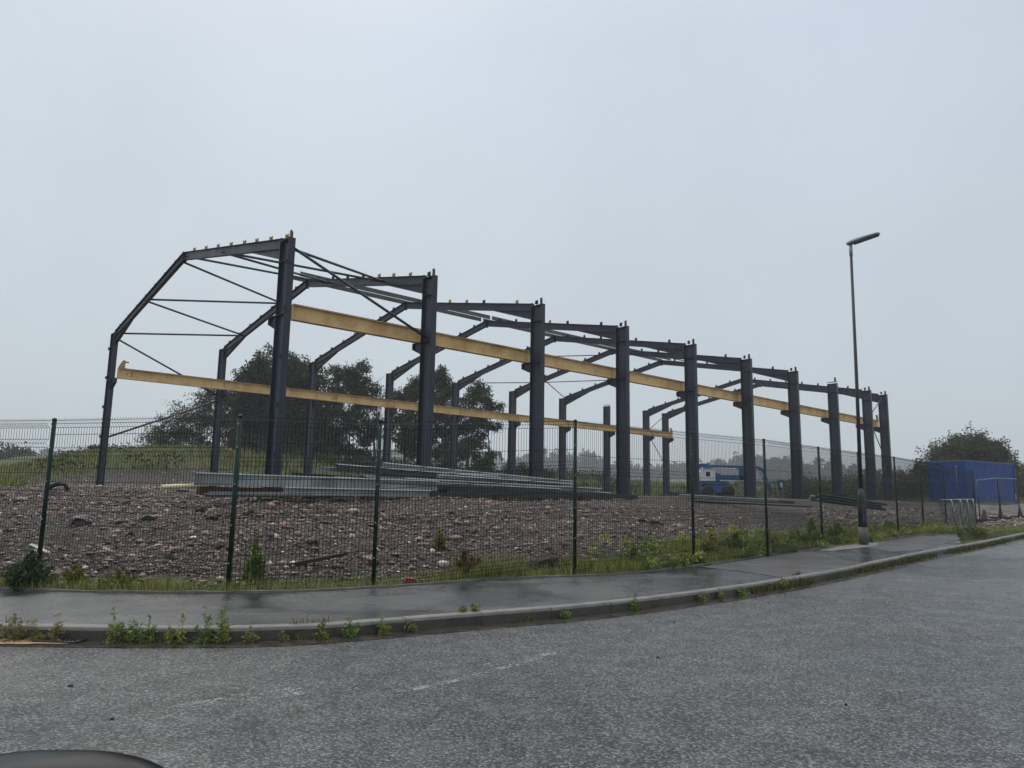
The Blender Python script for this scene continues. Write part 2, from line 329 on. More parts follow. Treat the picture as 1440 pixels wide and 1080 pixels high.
def terrain(x, y, full=False):
    x = np.asarray(x, float); y = np.asarray(y, float)
    g_ = datum(x, y); d = sdist(BACKX, x, y)
    u = (x-O_[0])*U[0]+(y-O_[1])*U[1]; v = (x-O_[0])*V_[0]+(y-O_[1])*V_[1]
    Lb = 7.5+22*sm(7, 17, x)
    bank = np.clip((d-.25)/Lb, 0, 1); bank = bank*(1.5-.5*bank)*1.0; bank = np.minimum(bank, 1)
    z = (g_+.13)+(1.27-g_)*bank
    z = np.maximum(z, 0)+(BASEZ-1.40)*sm(8, 28, d)
    z = z+sm(.4, 3, d)*.045*fbm(x, y, 1.7, 2)*(1-sm(6, 14, d)*.6)+.10*sm(1, 4, d)*(1-sm(7, 12, d))*fbm(x, y, .5, 5)
    # vegetated rise round the back of the site
    mask = sm(-16, -6, v)
    rise = np.maximum(sm(26, 40, v), sm(66, 84, u))*mask
    side = sm(-6, -20, u)*sm(14, 26, v)
    hgt = 2.35+.5*fbm(x, y, .09, 3)+.25*fbm(x, y, .3, 8)
    hgt = hgt*(1-.18*sm(30, 60, u))
    z = z+rise*hgt+.8*np.where(v > 45, sm(45, 80, v), 0)*mask+9*sm(140, 560, np.hypot(x, y))*mask*sm(20, 60, np.maximum(v, u-40))
    z = z+.95*np.exp(-((u-10)**2/9**2+(v-36)**2/9**2))-1.75*sm(7, -4, u)*rise
    # spoil heaps near the container
    for (hx, hy, hr, hh) in ((26.5, 42, 3.0, .42), (31, 44, 3.5, .5), (35, 45, 4, .55), (22, 40, 2.2, .2)):
        z = z+hh*np.exp(-((x-hx)**2+(y-hy)**2)/(hr*hr)*1.6)
    z = np.where(d < 0, g_-.10, z)
    if not full: return z
    soil = sm(12, 22, v)*(1-sm(34, 40, v))*sm(30, 14, u)*.95
    vv_ = v+10*sm(8, 20, u)+2.5*fbm(x, y, .2, 4)
    grass = np.maximum(np.maximum(sm(30, 34, vv_), sm(64, 70, u))*mask*1.6, sm(1.1, .2, d)*1.0)
    grass = np.maximum(grass, sm(9, 14, v)*sm(-3, -7, u)*1.4)
    grass = np.maximum(grass, .75*sm(3.5, 1.0, d)*sm(1, 6, x))
    pale = sm(10, 20, x)*sm(3, 6, d)*sm(16, 10, d)*(1-rise)+.3*sm(10, 25, u)*sm(8, 14, d)*(1-rise)
    return z, np.clip(grass, 0, 1), np.clip(pale-soil, -1, 1)
def on_ground(px_, py_, off=0.0):
    dx, dz = ray(px_, py_); Y = 4.0; step = .25
    while Y < 200:
        if EYE+dz*Y < float(terrain(dx*Y, Y))+off: break
        Y += step
    lo, hi = Y-step, Y
    for _ in range(18):
        m_ = (lo+hi)/2
        if EYE+dz*m_ < float(terrain(dx*m_, m_))+off: hi = m_
        else: lo = m_
    return Vector((dx*hi, hi, float(terrain(dx*hi, hi))))

# ---------------------------------------------------------------- ground sheet (fine in front, coarse far)
th = np.concatenate([np.linspace(-50, 50, 520), np.linspace(52, 308, 90)]); th = np.radians(th)
rr_ = np.concatenate([np.linspace(1.0, 8.5, 20), np.geomspace(8.7, 30, 190), np.geomspace(30.5, 120, 120), np.geomspace(125, 1000, 44)])
T_, R_ = np.meshgrid(th, rr_); X = R_*np.sin(T_); Y = R_*np.cos(T_)
Z, GR, PA = terrain(X, Y, True)
jit = rng.random(Z.shape)*.03-.015; Z = Z+jit*(sdist(BACKX, X, Y) > .8)
V3 = np.stack([X.ravel(), Y.ravel(), Z.ravel()], 1)
nr, nth = X.shape; i_, j_ = np.meshgrid(np.arange(nr-1), np.arange(nth), indexing='ij')
a_ = i_*nth+j_; b_ = i_*nth+(j_+1) % nth
FQ = np.stack([a_, a_+nth, b_+nth, b_], -1).reshape(-1, 4)
tri_c = len(V3); V3 = np.vstack([V3, [[0, 0, -.1]]]); FQ2 = FQ
cols = np.stack([GR.ravel(), np.maximum(PA, 0).ravel(), np.maximum(-PA, 0).ravel()], 1); cols = np.vstack([cols, [[0, 0, 0]]])
me = np_mesh('ground', V3, FQ2, True, cols); tag(link('ground', me, M['ground']), kind='structure')

# ---------------------------------------------------------------- road, gutter, kerb, pavement
def offset(poly, d):
    t_ = np.gradient(poly, axis=0); n_ = np.stack([-t_[:, 1], t_[:, 0]], 1); n_ /= np.linalg.norm(n_, axis=1)[:, None]; return poly+n_*d
def strip(name, A, B, zoff, m_, kind='structure', nseg=1):
    n_ = len(A); rows = []
    for k in range(nseg+1):
        q_ = A+(B-A)*k/nseg; rows.append(np.column_stack([q_, datum(q_[:, 0], q_[:, 1])+zoff]))
    Vv = np.vstack(rows); Ff = []
    for k in range(nseg):
        for i in range(n_-1): Ff.append((k*n_+i, k*n_+i+1, (k+1)*n_+i+1, (k+1)*n_+i))
    o = link(name, np_mesh(name, Vv, np.array(Ff), True), m_)
    return tag(o, kind=kind) if kind else o
near = np.array([[p[0]*1.0, -25.0+0*p[1]] for p in KERB]); near[:, 0] = np.linspace(-60, 150, len(KERB))
strip('road', offset(KERB, -.08), near, 0.0, M['road'], nseg=40)
strip('gutter', offset(KERB, -.08), offset(KERB, -.36), .004, M['gutter'])
# resample the back line to the kerb's stations (by nearest parameter in azimuth)
def az(P): return np.arctan2(P[:, 0], P[:, 1])
endpt = BACK[-1]
ks = KERB[az(KERB) <= az(BACK[-1:])[0]+.012]
aB = az(BACK); bk = np.column_stack([np.interp(az(ks), aB, BACK[:, 0]), np.interp(az(ks), aB, BACK[:, 1])])
strip('pavement', offset(ks, .07), bk, .125, M['path'], nseg=6)
# kerb stones as one continuous run, joints every 0.915 m
kb = MB()
seg = np.linalg.norm(np.diff(KERB, axis=0), axis=1); cum = np.concatenate([[0], np.cumsum(seg)])
s0 = 34.0; s_end = cum[-1]-60; s_ = s0
def kpt(q): return np.array([np.interp(q, cum, KERB[:, 0]), np.interp(q, cum, KERB[:, 1])])
kcount = 0
while s_ < s_end:
    p_, q_ = kpt(s_+.004), kpt(s_+.911); dn = (q_-p_); dn /= np.linalg.norm(dn); nn = np.array([-dn[1], dn[0]])
    drop = 0.0
    jz = random.uniform(-.002, .002); jn = random.uniform(-.0015, .0015)
    prof = [(-.075, -.15), (-.070, .095), (-.058, .120), (-.045, .128), (.065, .130), (.065, -.15)]
    vs = []
    for e_ in (p_, q_):
        zz = float(datum(*e_))
        for a, c in prof: vs.append((e_[0]+nn[0]*(a+jn), e_[1]+nn[1]*(a+jn), zz+c+(jz if c > 0 else 0)))
    n6 = len(prof); kb.add(vs, [tuple(range(n6-1, -1, -1)), tuple(range(n6, 2*n6))]+[(i, (i+1) % n6, n6+(i+1) % n6, n6+i) for i in range(n6)])
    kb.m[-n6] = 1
    s_ += .915
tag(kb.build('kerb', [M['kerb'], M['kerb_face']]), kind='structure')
# narrow edging along the back of the pavement
eb = MB()
for i in range(len(BACK)-1):
    p_, q_ = BACK[i], BACK[i+1]
    L_ = np.linalg.norm(q_-p_); k_ = max(1, int(L_/.9))
    for j in range(k_):
        a2 = p_+(q_-p_)*(j/k_); c2 = p_+(q_-p_)*((j+1)/k_-.008)
        if a2[0] < -14: continue
        zz = float(datum(*a2)); z2 = float(datum(*c2)); jz = random.uniform(-.006, .006)
        eb.span((a2[0], a2[1], zz+.08+jz), (c2[0], c2[1], z2+.08+jz), .05, .14)
tag(eb.build('path_edging', M['kerb']), kind='structure')
# tarmac patch, trench strip and concrete pad on the pavement
def patch(name, pix, zoff, m_):
    pts = [on_datum(*p, .13) for p in pix]
    vs = [(p[0], p[1], float(datum(*p))+zoff) for p in pts]
    o = MB(); o.add(vs, [tuple(range(len(vs)))]); return tag(o.build(name, m_, fixn=False), kind='structure')
patch('tarmac_patch', [(985, 797), (1040, 789), (1085, 782), (1120, 777), (1150, 777), (1190, 788), (1215, 792), (1160, 803), (1105, 813), (1055, 805)], .130, M['path_dark'])
patch('tarmac_patch', [(1232, 763), (1292, 754), (1340, 753), (1352, 757), (1330, 764), (1290, 774), (1255, 776), (1215, 770)], .130, M['path_dark'])
patch('concrete_pad', [(1150, 774), (1200, 764.5), (1236, 763), (1232, 768), (1205, 771), (1168, 775)], .134, M['concrete'])
# silt patch and gully grate at the left kerb
def blob(name, c, rx, ry, ang, zoff, m_, n_=28, amp=.2):
    vs = []
    for k in range(n_):
        a = 2*PI*k/n_; r = 1+amp*math.sin(3*a+1)+amp*.6*math.sin(7*a+2)
        x_ = rx*r*math.cos(a); y_ = ry*r*math.sin(a)
        X_ = c[0]+x_*math.cos(ang)-y_*math.sin(ang); Y_ = c[1]+x_*math.sin(ang)+y_*math.cos(ang)
        vs.append((X_, Y_, float(datum(X_, Y_))+zoff))
    o = MB(); o.add(vs, [tuple(range(n_))]); return o.build(name, m_, fixn=False)
c_ = on_datum(8, 903, 0); tag(blob('silt', c_, .50, .12, -.08, .009, M['soil']), kind='structure')
c_ = on_datum(88, 901.5, 0)
gr_ = empty('gully_grate', (c_[0], c_[1], .004), -.08, 'black iron drain grate in the wet gutter beside the orange silt', 'drain grate')
fb = MB()
for sx in (-1, 1): fb.box((sx*.2, 0, .008), (.03, .22, .02)); fb.box((0, sx*.11, .008), (.43, .03, .02))
fb.build('frame', M['dark'], gr_)
fb = MB()
for k in range(9): fb.box((-.16+.04*k, 0, .007), (.016, .2, .014), Matrix.Rotation(.35, 3, 'Z'))
fb.build('bars', M['dark'], gr_)
# worn line left in the road: broken dashes of thin paint
m, t, b = mat('worn_line_paint'); M['worn'] = m
g = N(t, 'ShaderNodeNewGeometry'); n1 = N(t, 'ShaderNodeTexNoise', ins={2: 26, 3: 8, 4: .75}); L(t, g.outputs['Position'], n1.inputs[0])
n2 = N(t, 'ShaderNodeTexNoise', ins={2: 1.2, 3: 3}); L(t, g.outputs['Position'], n2.inputs[0])
a1 = N(t, 'ShaderNodeMath', operation='ADD'); L(t, n1.outputs[0], a1.inputs[0]); L(t, n2.outputs[0], a1.inputs[1])
k1 = N(t, 'ShaderNodeMapRange', ins={1: 1.07, 2: 1.2, 3: 0, 4: .55}); L(t, a1.outputs[0], k1.inputs[0]); L(t, k1.outputs[0], b.inputs['Alpha'])
b.inputs['Base Color'].default_value = (.42, .43, .42, 1); b.inputs['Roughness'].default_value = .5
wl = smooth_poly([on_datum(*p, 0) for p in [(120, 1075), (260, 1038), (430, 1000), (650, 955), (790, 916), (900, 892), (990, 868)]], 8)
strip('road_marking', offset(wl, .035), offset(wl, -.035), .004, M['worn'])
wl = smooth_poly([on_datum(*p, 0) for p in [(180, 1012), (330, 985), (520, 958), (700, 930), (820, 905)]], 8)
strip('road_marking', offset(wl, .12), offset(wl, -.12), .004, M['worn'])
# ---------------------------------------------------------------- stones on the bank (one mass of rubble)
ico = bmesh.new(); bmesh.ops.create_icosphere(ico, subdivisions=1, radius=1); IV = np.array([v.co[:] for v in ico.verts]); IF = np.array([[v.index for v in f.verts] for f in ico.faces]); ico.free()
def stones(name, X, Y, sz, lab):
    kp = rng.random(len(X)) < np.clip(.62+.75*fbm(X, Y, .8, 12)+(.35 if sz.mean() > .04 else 0), .12, 1); X, Y, sz = X[kp], Y[kp], sz[kp]
    n_ = len(X); Zg = terrain(X, Y)
    base = IV[None]*(1+.35*(rng.random((n_, len(IV), 1))-.5))
    sc = np.stack([sz*rng.uniform(.7, 1.3, n_), sz*rng.uniform(.6, 1.1, n_), sz*rng.uniform(.35, .8, n_)], 1)
    P_ = base*sc[:, None]
    ax = rng.normal(size=(n_, 3)); ax[:, 2] *= 2; ax /= np.linalg.norm(ax, axis=1)[:, None]; an = rng.uniform(0, 2*PI, n_)
    ax = np.where(rng.random((n_, 1)) < .6, np.array([[0, 0, 1.]]), ax)
    c_, s_ = np.cos(an)[:, None, None], np.sin(an)[:, None, None]; A = ax[:, None]
    P_ = P_*c_+np.cross(A, P_)*s_+A*np.sum(A*P_, -1, keepdims=True)*(1-c_)
    P_ += np.stack([X, Y, Zg+sz*.12], 1)[:, None]
    pal = np.array([(.052, .034, .026), (.10, .064, .050), (.165, .108, .085), (.095, .080, .066), (.22, .175, .14), (.030, .022, .018), (.40, .36, .31), (.12, .066, .052)])
    pr = np.array([.20, .20, .15, .13, .10, .15, .035, .035]); ci = rng.choice(len(pal), n_, p=pr/pr.sum())
    col = pal[ci]*rng.uniform(.9, 1.85, (n_, 1)); col = np.repeat(col[:, None], len(IV), 1).reshape(-1, 3)
    F_ = (IF[None]+np.arange(n_)[:, None, None]*len(IV)).reshape(-1, 3)
    o = link(name, np_mesh(name, P_.reshape(-1, 3), F_, False, col), M['stone']); return tag(o, lab, 'rubble', kind='stuff')
def scatter_uv0(n_, u0, u1, v0, v1):
    u = rng.uniform(u0, u1, n_); v = rng.uniform(v0, v1, n_); return O_[0]+u*U[0]+v*V_[0], O_[1]+u*U[1]+v*V_[1]
def sample_bank(n_, az0, az1, dmin, dmax, rmax):
    out = []
    while sum(len(a) for a in out) < n_:
        az_ = rng.uniform(az0, az1, n_); r = 8+rng.random(n_)**1.0*(rmax-8)
        x = r*np.sin(az_); y = r*np.cos(az_); d = sdist(BACKX, x, y); ok = (d > dmin) & (d < dmax)
        out.append(np.stack([x[ok], y[ok]], 1))
    return np.vstack(out)[:n_]
q = sample_bank(46000, -.66, .40, .25, 13, 24); s1 = .011+.030*rng.random(len(q))**2.2
stones('rubble', q[:, 0], q[:, 1], s1, 'pinkish grey crushed rubble covering the bank behind the green fence')
q = sample_bank(1500, -.66, .38, .5, 11, 22); s1 = .045+.05*rng.random(len(q))**3
s1[:60] = rng.uniform(.09, .15, 60)
stones('rubble', q[:, 0], q[:, 1], s1, 'larger loose stones strewn over the rubble bank')
q = sample_bank(6000, .38, .66, 1.2, 22, 46); s1 = .03+.06*rng.random(len(q))**2.5
stones('rubble', q[:, 0], q[:, 1], s1, 'scattered stones on the flat ground towards the blue container')

x, y = scatter_uv0(9000, -14, 26, 8, 33)
stones('rubble', x, y, .03+.08*rng.random(len(x))**2.5, 'dark earth and stones on the mound behind the left columns')
# ---------------------------------------------------------------- steel building frame
root = empty('steel_building_frame', (O_[0], O_[1], BASEZ), PI/2-YAW, 'bare dark steel portal frame of a long industrial building with tan crane beams', 'building frame')
WID = 21.92; TOP = 9.92-BASEZ; RZ = 12.04-BASEZ; RV = 10.96; K = (RZ-TOP)/RV; CD, CW = .674, .25
def ridge_z(v): return TOP+K*(v if v < RV else WID-v)
frames = [i*6.0 for i in range(9)]+[51.2]
rear_cleats = MB(); n_cleat = 0
for fi, s in enumerate(frames):
    sc_ = s-.10
    for side in (0, 1):
        v0 = 0 if side == 0 else WID; sg = 1 if side == 0 else -1; vc = v0+sg*CD/2; top = TOP+.02 if fi != 7 else TOP-.12
        cb = MB(); cb.ibeam((sc_, vc, 0.012), (sc_, vc, top), CD, CW, up=(0, 1, 0), tw=.014, tf=.022)
        # stiffener plates between the flanges (both faces of the web)
        for zz in (TOP-.75, 7.30-BASEZ+.0):
            cb.box((sc_, vc, zz), (CW-.02, CD-.05, .016))
        cb.box((sc_, vc, TOP-.02), (CW+.01, CD+.01, .016))
        # sheeting rail cleats down the outer flange
        for kz in range(5):
            zz = 1.1+1.62*kz
            cb.box((sc_-CW/2-.035, v0+sg*.035, zz), (.09, .012, .16)) if fi == 0 else None
            cb.box((sc_-.02, v0-sg*.012, zz), (.10, .02, .12))
        col_ = cb.build('column', M['steel'], root)
        bp_ = MB(); bp_.box((sc_, vc, -.01), (CW+.16, CD+.12, .03))
        for bx in (-1, 1):
            for by in (-1, 1): bp_.tube([(sc_+bx*(CW/2+.04), vc+by*.26, 0), (sc_+bx*(CW/2+.04), vc+by*.26, .09)], .014, 6)
        bp_.build('base_plate', M['steel'], col_)
        # crane bracket
        br = MB(); vi = v0+sg*(CD+.003); L_ = .56; zt_ = 7.335-BASEZ
        br.span((sc_, vi, zt_-.011), (sc_, vi+sg*L_, zt_-.011), .24, .02)
        br.prism([(0, 0), (L_, 0), (L_, -.22), (0, -.46)], (0, sg, 0), (0, 0, 1), (sc_-.007, vi, zt_-.022), (.014, 0, 0))
        br.span((sc_, vi, zt_-.49), (sc_, vi+sg*L_, zt_-.25), .22, .016)
        br.box((sc_, vi+sg*(L_+.01), zt_-.13), (.22, .016, .26))
        br.build('crane_bracket', M['steel'], col_)
    if fi != 7:
        for side in (0, 1):
            sg = 1 if side == 0 else -1; v0 = 0 if side == 0 else WID
            def pt(v, dz=0): return (sc_, v, ridge_z(v)+dz)
            rb = MB(); dp = .36; vi = v0+sg*(CD+.004); ve = RV-sg*.012
            nrm = Vector((0, -K*sg, 1)).normalized()
            pA = Vector(pt(vi))-nrm*dp/2; pB = Vector(pt(ve))-nrm*dp/2
            rb.ibeam(pA, pB, dp, .18, tw=.011, tf=.016)
            # haunch: web wedge plus lower flange
            hx = 2.6; lowA = Vector(pt(vi))-Vector((0, 0, .74)); lowB = Vector(pt(vi+sg*hx))-nrm*(dp+.003)
            upA = Vector(pt(vi))-Vector((0, 0, dp+.012)); 
            rb.add([lowA+Vector((-.006, 0, 0)), lowB+Vector((-.006, 0, 0)), upA+Vector((-.006, 0, 0)), lowA+Vector((.006, 0, 0)), lowB+Vector((.006, 0, 0)), upA+Vector((.006, 0, 0))], [(0, 1, 2), (5, 4, 3), (0, 3, 4, 1), (1, 4, 5, 2), (2, 5, 3, 0)])
            rb.span(lowA-Vector((0, 0, .010)), lowB-Vector((0, 0, .012)), .18, .016)
            rb.box(Vector(pt(vi+sg*.008))-Vector((0, 0, .38)), (.2, .018, .80))
            rb.box(Vector(pt(ve-sg*.010))-Vector((0, 0, .21)), (.2, .018, .46))
            ra = rb.build('rafter', M['steel'], root)
            vs_ = [.44, 1.75, 3.0, 4.15, 5.5, 6.9, 8.3, 9.75] if side == 0 else [12.2, 13.6, 15.0, 16.4, 17.8, 19.25, 20.7]
            if fi >= 2: vs_ = [a for a in vs_ if a not in (3.0, )] 
            for ci, vv in enumerate(vs_):
                tgt = MB() if fi < 6 else rear_cleats
                zz = ridge_z(vv)
                tgt.box((sc_+.05, vv, zz+.085), (.012, .11, .20)); tgt.box((sc_+.01, vv+.05, zz+.075), (.08, .010, .17))
                tgt.box((sc_, vv, zz+.008), (.12, .12, .014))
                if fi < 6:
                    yel = (fi == 0 and side == 0) or (fi == 1 and side == 0 and ci in (1, 2, 3)) or (fi == 2 and ci in (1, 3, 4)) or (fi == 3 and ci == 3)
                    tgt.build('purlin_cleat', M['cleat_yellow'] if yel else M['steel'], ra); n_cleat += 1
    # eaves cleat on the front column head
    ec = rear_cleats if fi >= 6 else MB()
    ec.box((sc_, .13, TOP+.16), (.02, .13, .30)); ec.box((sc_+.04, .13, TOP+.15), (.08, .012, .26))
    if fi < 6: ec.build('eaves_cleat', M['steel'], root)
tag(rear_cleats.build('purlin_cleats', M['steel'], root), kind='stuff')
# crane beams
for side, s0_, s1_ in ((0, .50, 51.75), (1, .05, 51.35)):
    v = 1.02 if side == 0 else WID-1.02
    cb = MB(); zc = (7.90+7.345)/2-BASEZ
    cb.ibeam((s0_, v, zc), (s1_, v, zc), .545, .24, tw=.012, tf=.022)
    for s in frames[:-1]+[51.0]:
        for q_ in (-1, 1): cb.box((max(s-.1, s0_+.02), v+q_*.06, zc), (.014, .11, .50))
    o = cb.build('crane_beam', M['tan'], root); tag(o, 'tan crane beam on the '+('front' if side == 0 else 'rear')+' row of columns')
    rl = MB(); rl.span((s0_+.05, v, zc+.295), (s1_-.05, v, zc+.295), .06, .045); rl.build('crane_rail', M['rust'], o)
    for se, dr in ((s0_+.22, 1), (s1_-.22, -1)):
        if side == 0 and dr == 1: continue
        es = MB(); es.prism([(-.2, 0), (.12, 0), (.12, .42), (0, .42), (-.12, .2)], (dr, 0, 0), (0, 0, 1), (se, v-.05, zc+.32), (0, .1, 0))
        es.tube([(se+dr*.1, v, zc+.66), (se+dr*.3, v, zc+.66)], .045, 8)
        es.build('end_stop', M['cleat_yellow'], o)
    if side == 1:
        for txt, sx, zz in (('1 2', .45, zc-.11), ('LEE', 13.0, zc-.16)):
            cu = D.curves.new('mark', 'FONT'); cu.body = txt; cu.size = .30; cu.extrude = .002
            tmp = D.objects.new('tmp', cu); COL.objects.link(tmp); bpy.context.view_layer.update()
            me = D.meshes.new_from_object(tmp.evaluated_get(bpy.context.evaluated_depsgraph_get())); D.objects.remove(tmp)
            me.transform(Matrix.Translation((sx, v-.012, zz)) @ Matrix.Rotation(PI/2, 4, 'X'))
            link('stencil_mark', me, M['dark'], o)
# bracing tubes
def roofp(s, v): return (s-.1, v, ridge_z(v)-.22)
tubes = [(roofp(0, .8), roofp(6, 3.6)), (roofp(0, 6.1), roofp(6, 3.6)), (roofp(0, 6.3), roofp(6, 8.35)), (roofp(0, 10.5), roofp(6, 8.4)),
         (roofp(0, 11.4), roofp(6, 13.65)), (roofp(0, 16.1), roofp(6, 13.6)), (roofp(0, 16.3), roofp(6, 18.65)), (roofp(0, 21.1), roofp(6, 18.7)),
         (roofp(24, 21.1), roofp(30, 18.6)), (roofp(24, 14.8), roofp(30, 11.7)), (roofp(30, 18.6), roofp(36, 15.5)), (roofp(30, 17.9), roofp(36, 21.2)),
         (roofp(24, 7.9), roofp(30, 7.0)), (roofp(30, 7.0), roofp(36, 6.1)), (roofp(24, 10.5), roofp(30, 8.3)), (roofp(36, 9.0), roofp(36.0+5.9, 9.1))]
tubes = tubes[:-1]
for v in (.337, WID-.337):
    z = lambda a: a-BASEZ
    if v < 5: tubes += [((0, v, z(9.75)), (5.9, v, z(7.42)))]
    else: tubes += [((0, v, z(9.65)), (5.9, v, z(7.0))), ((5.9, v, z(6.78)), (0, v, z(4.15)))]
    tubes += [((51.1, v, z(9.75)), (48, v, z(7.8))), ((48, v, z(7.8)), (51.1, v, z(4.5))), ((51.1, v, z(4.45)), (48, v, z(1.7)))]
for i, (a, b_) in enumerate(tubes):
    tb = MB(); rad = .052 if i < 8 or a[0] < 7 else .036
    A, B = Vector(a), Vector(b_); dd = (B-A).normalized(); A += dd*.05; B -= dd*.12
    tb.tube([A, B], rad, 10)
    for e_, sg in ((A, 1), (B, -1)): tb.span(e_-dd*.12*sg, e_+dd*.10*sg, .10, .012, up=(0, 0, 1))
    tb.build('brace_tube', M['tube'] if rad > .04 or a[1] < 8 else M['steel_light'], root)
# ridge purlins
for v in (RV-.42, RV+.42):
    for (s0_, s1_) in ((5.3, 17.8), (17.95, 36.5)):
        rp_ = MB(); zc = ridge_z(v)+.19
        rp_.span((s0_, v, zc), (s1_, v, zc), .004, .24); rp_.span((s0_, v, zc), (s1_, v, zc), .08, .005, off=(.04, .12)); rp_.span((s0_, v, zc), (s1_, v, zc), .08, .005, off=(-.04, -.12))
        rp_.build('ridge_purlin', M['steel_light'], root)

# ---------------------------------------------------------------- mesh fence
POSTS = [(-10.05, 11.75), (-7.04, 11.0), (-3.69, 10.0), (-1.9, 10.75), (1.02, 12.5), (3.5, 14.55), (5.4, 16.35), (7.9, 18.9), (9.96, 21.1), (12.12, 23.25), (14.02, 25.2), (16.0, 26.9), (17.9, 28.4)]
PTOPZ = []
tops_px = [None, (77, 588), (338, 583), (535, 590), (809, 590), (972, 607), (1074, 617), (1150.5, 628), (1206, 635.5), (1257, 642), (1293, 648), (1325.5, 655), (1367, 661)]
for i, (x, y) in enumerate(POSTS):
    PTOPZ.append(2.48 if tops_px[i] is None else aty(*tops_px[i], y).z)
for i in range(1, len(POSTS)):
    p = aty(*tops_px[i], POSTS[i][1]); POSTS[i] = (p.x, p.y)
fence = empty('mesh_fence', (POSTS[0][0], POSTS[0][1], 0), 0, 'green welded wire mesh fence with round posts along the back of the pavement', 'fence')
FO = Vector(fence.location)
for i, (x, y) in enumerate(POSTS):
    zb = float(terrain(x, y)); pb = MB(); r = .031
    pb.tube([(x-FO.x, y-FO.y, zb-.05), (x-FO.x, y-FO.y, PTOPZ[i]-.03)], r, 14)
    po = pb.build('post', M['green'], fence)
    cp = MB(); cp.lathe([(r+.004, -.045), (r+.004, -.02), (r*.85, -.006), (r*.4, .003), (.002, .005)], (x-FO.x, y-FO.y, PTOPZ[i]), 12); cp.build('cap', M['green'], po)
    if 0 < i < len(POSTS)-1:
        cl = MB()
        for kz in (.25, .75, 1.3, 1.8, 2.12):
            cl.lathe([(.012, 0), (.012, .012), (.006, .016)], (x-FO.x+.0, y-FO.y-r-.0, PTOPZ[i]-2.25+kz), 6, R=Matrix.Rotation(PI/2, 3, 'X'))
        cl.build('fixing_bolt', M['galv_white'], po)
def panel(A, B, zA, zB, h=2.23):
    A = Vector((A[0], A[1], 0)); B = Vector((B[0], B[1], 0)); d = B-A; Lp = d.length; d.normalize(); nrm = Vector((d.y, -d.x, 0))  # toward the road
    Lp -= .07; A = A+d*.035+nrm*.034
    # profile (height, outward)
    prof = [(0, 0), (.10, 0), (.16, .045), (.22, 0), (.92, 0), (.98, .045), (1.04, 0), (1.62, 0), (1.68, .045), (1.74, 0), (h-.14, 0), (h-.085, .05), (h-.03, 0), (h, 0)]
    hs = np.array([p[0] for p in prof]); ou = np.array([p[1] for p in prof])
    n_ = max(2, int(Lp/.05)); Vs = []; Fs = []
    def wire(P, r, side_v, other):
        k0 = sum(len(a) for a in Vs); m_ = len(P)
        ring = np.stack([P+side_v*r, P+other*r, P-side_v*r, P-other*r], 1).reshape(-1, 3); Vs.append(ring)
        for i in range(m_-1):
            for k in range(4): Fs.append((k0+i*4+k, k0+i*4+(k+1) % 4, k0+(i+1)*4+(k+1) % 4, k0+(i+1)*4+k))
    dv = np.array(d); nv = np.array(nrm); zv = np.array([0, 0, 1.])
    ob = np.array(FO)
    for k in range(n_+1):
        t_ = k/n_; base = np.array(A)+dv*Lp*t_; zt = zA+(zB-zA)*t_-.0
        P = base[None]+nv[None]*ou[:, None]+zv[None]*(zt-h-.0+hs)[:, None]-ob; wire(P, .0038, dv, nv)
    for hh in (.04, .10, .16, .22, .42, .62, .82, .92, .98, 1.04, 1.24, 1.44, 1.62, 1.68, 1.74, 1.94, h-.14, h-.085, h-.03):
        o_ = np.interp(hh, hs, ou)
        P = np.array([np.array(A)+nv*(o_+.005)+zv*(zA-h+hh), np.array(A)+dv*Lp+nv*(o_+.005)+zv*(zB-h+hh)])-ob; wire(P, .0038, zv, nv)
    return np_mesh('mesh_panel', np.vstack(Vs), np.array(Fs), False)
for i in range(len(POSTS)-1):
    link('mesh_panel', panel(POSTS[i], POSTS[i+1], PTOPZ[i]-.01, PTOPZ[i+1]-.01, (PTOPZ[i]+PTOPZ[i+1]-float(terrain(*POSTS[i]))-float(terrain(*POSTS[i+1])))/2-.05), M['wire'], fence)

# ---------------------------------------------------------------- street lamp
p = Vector((*on_datum(1215, 766, .13), 0)); p.z = float(datum(p.x, p.y))+.13
lamp = empty('street_lamp', p, 0, 'tall slim dark street lamp with a wide base section on the pavement', 'street lamp')
H_ = aty(1196, 343, p.y).z-p.z; lean = aty(1196, 343, p.y).x-p.x
b1 = MB(); b1.lathe([(.112, 0), (.112, .46)], n=20); b1.build('plinth_collar', M['lamp_foot'], lamp)
b1 = MB(); b1.lathe([(.108, .462), (.105, 1.30), (.10, 1.32), (.045, 1.47), (.040, 1.475)], n=20); b1.build('base_column', M['lamp'], lamp)
b1 = MB(); b1.box((.0, -.107, .85), (.10, .012, .5)); b1.build('access_door', M['lamp'], lamp)
b1 = MB(); b1.tube([(0, 0, 1.475), (lean*.5, 0, H_*.5), (lean, 0, H_-.12)], [.052, .045, .036], 14); b1.build('pole', M['lamp'], lamp)
b1 = MB(); b1.tube([(lean, 0, H_-.34), (lean, 0, H_)], .046, 14); b1.build('collar', M['lamp_light'], lamp)
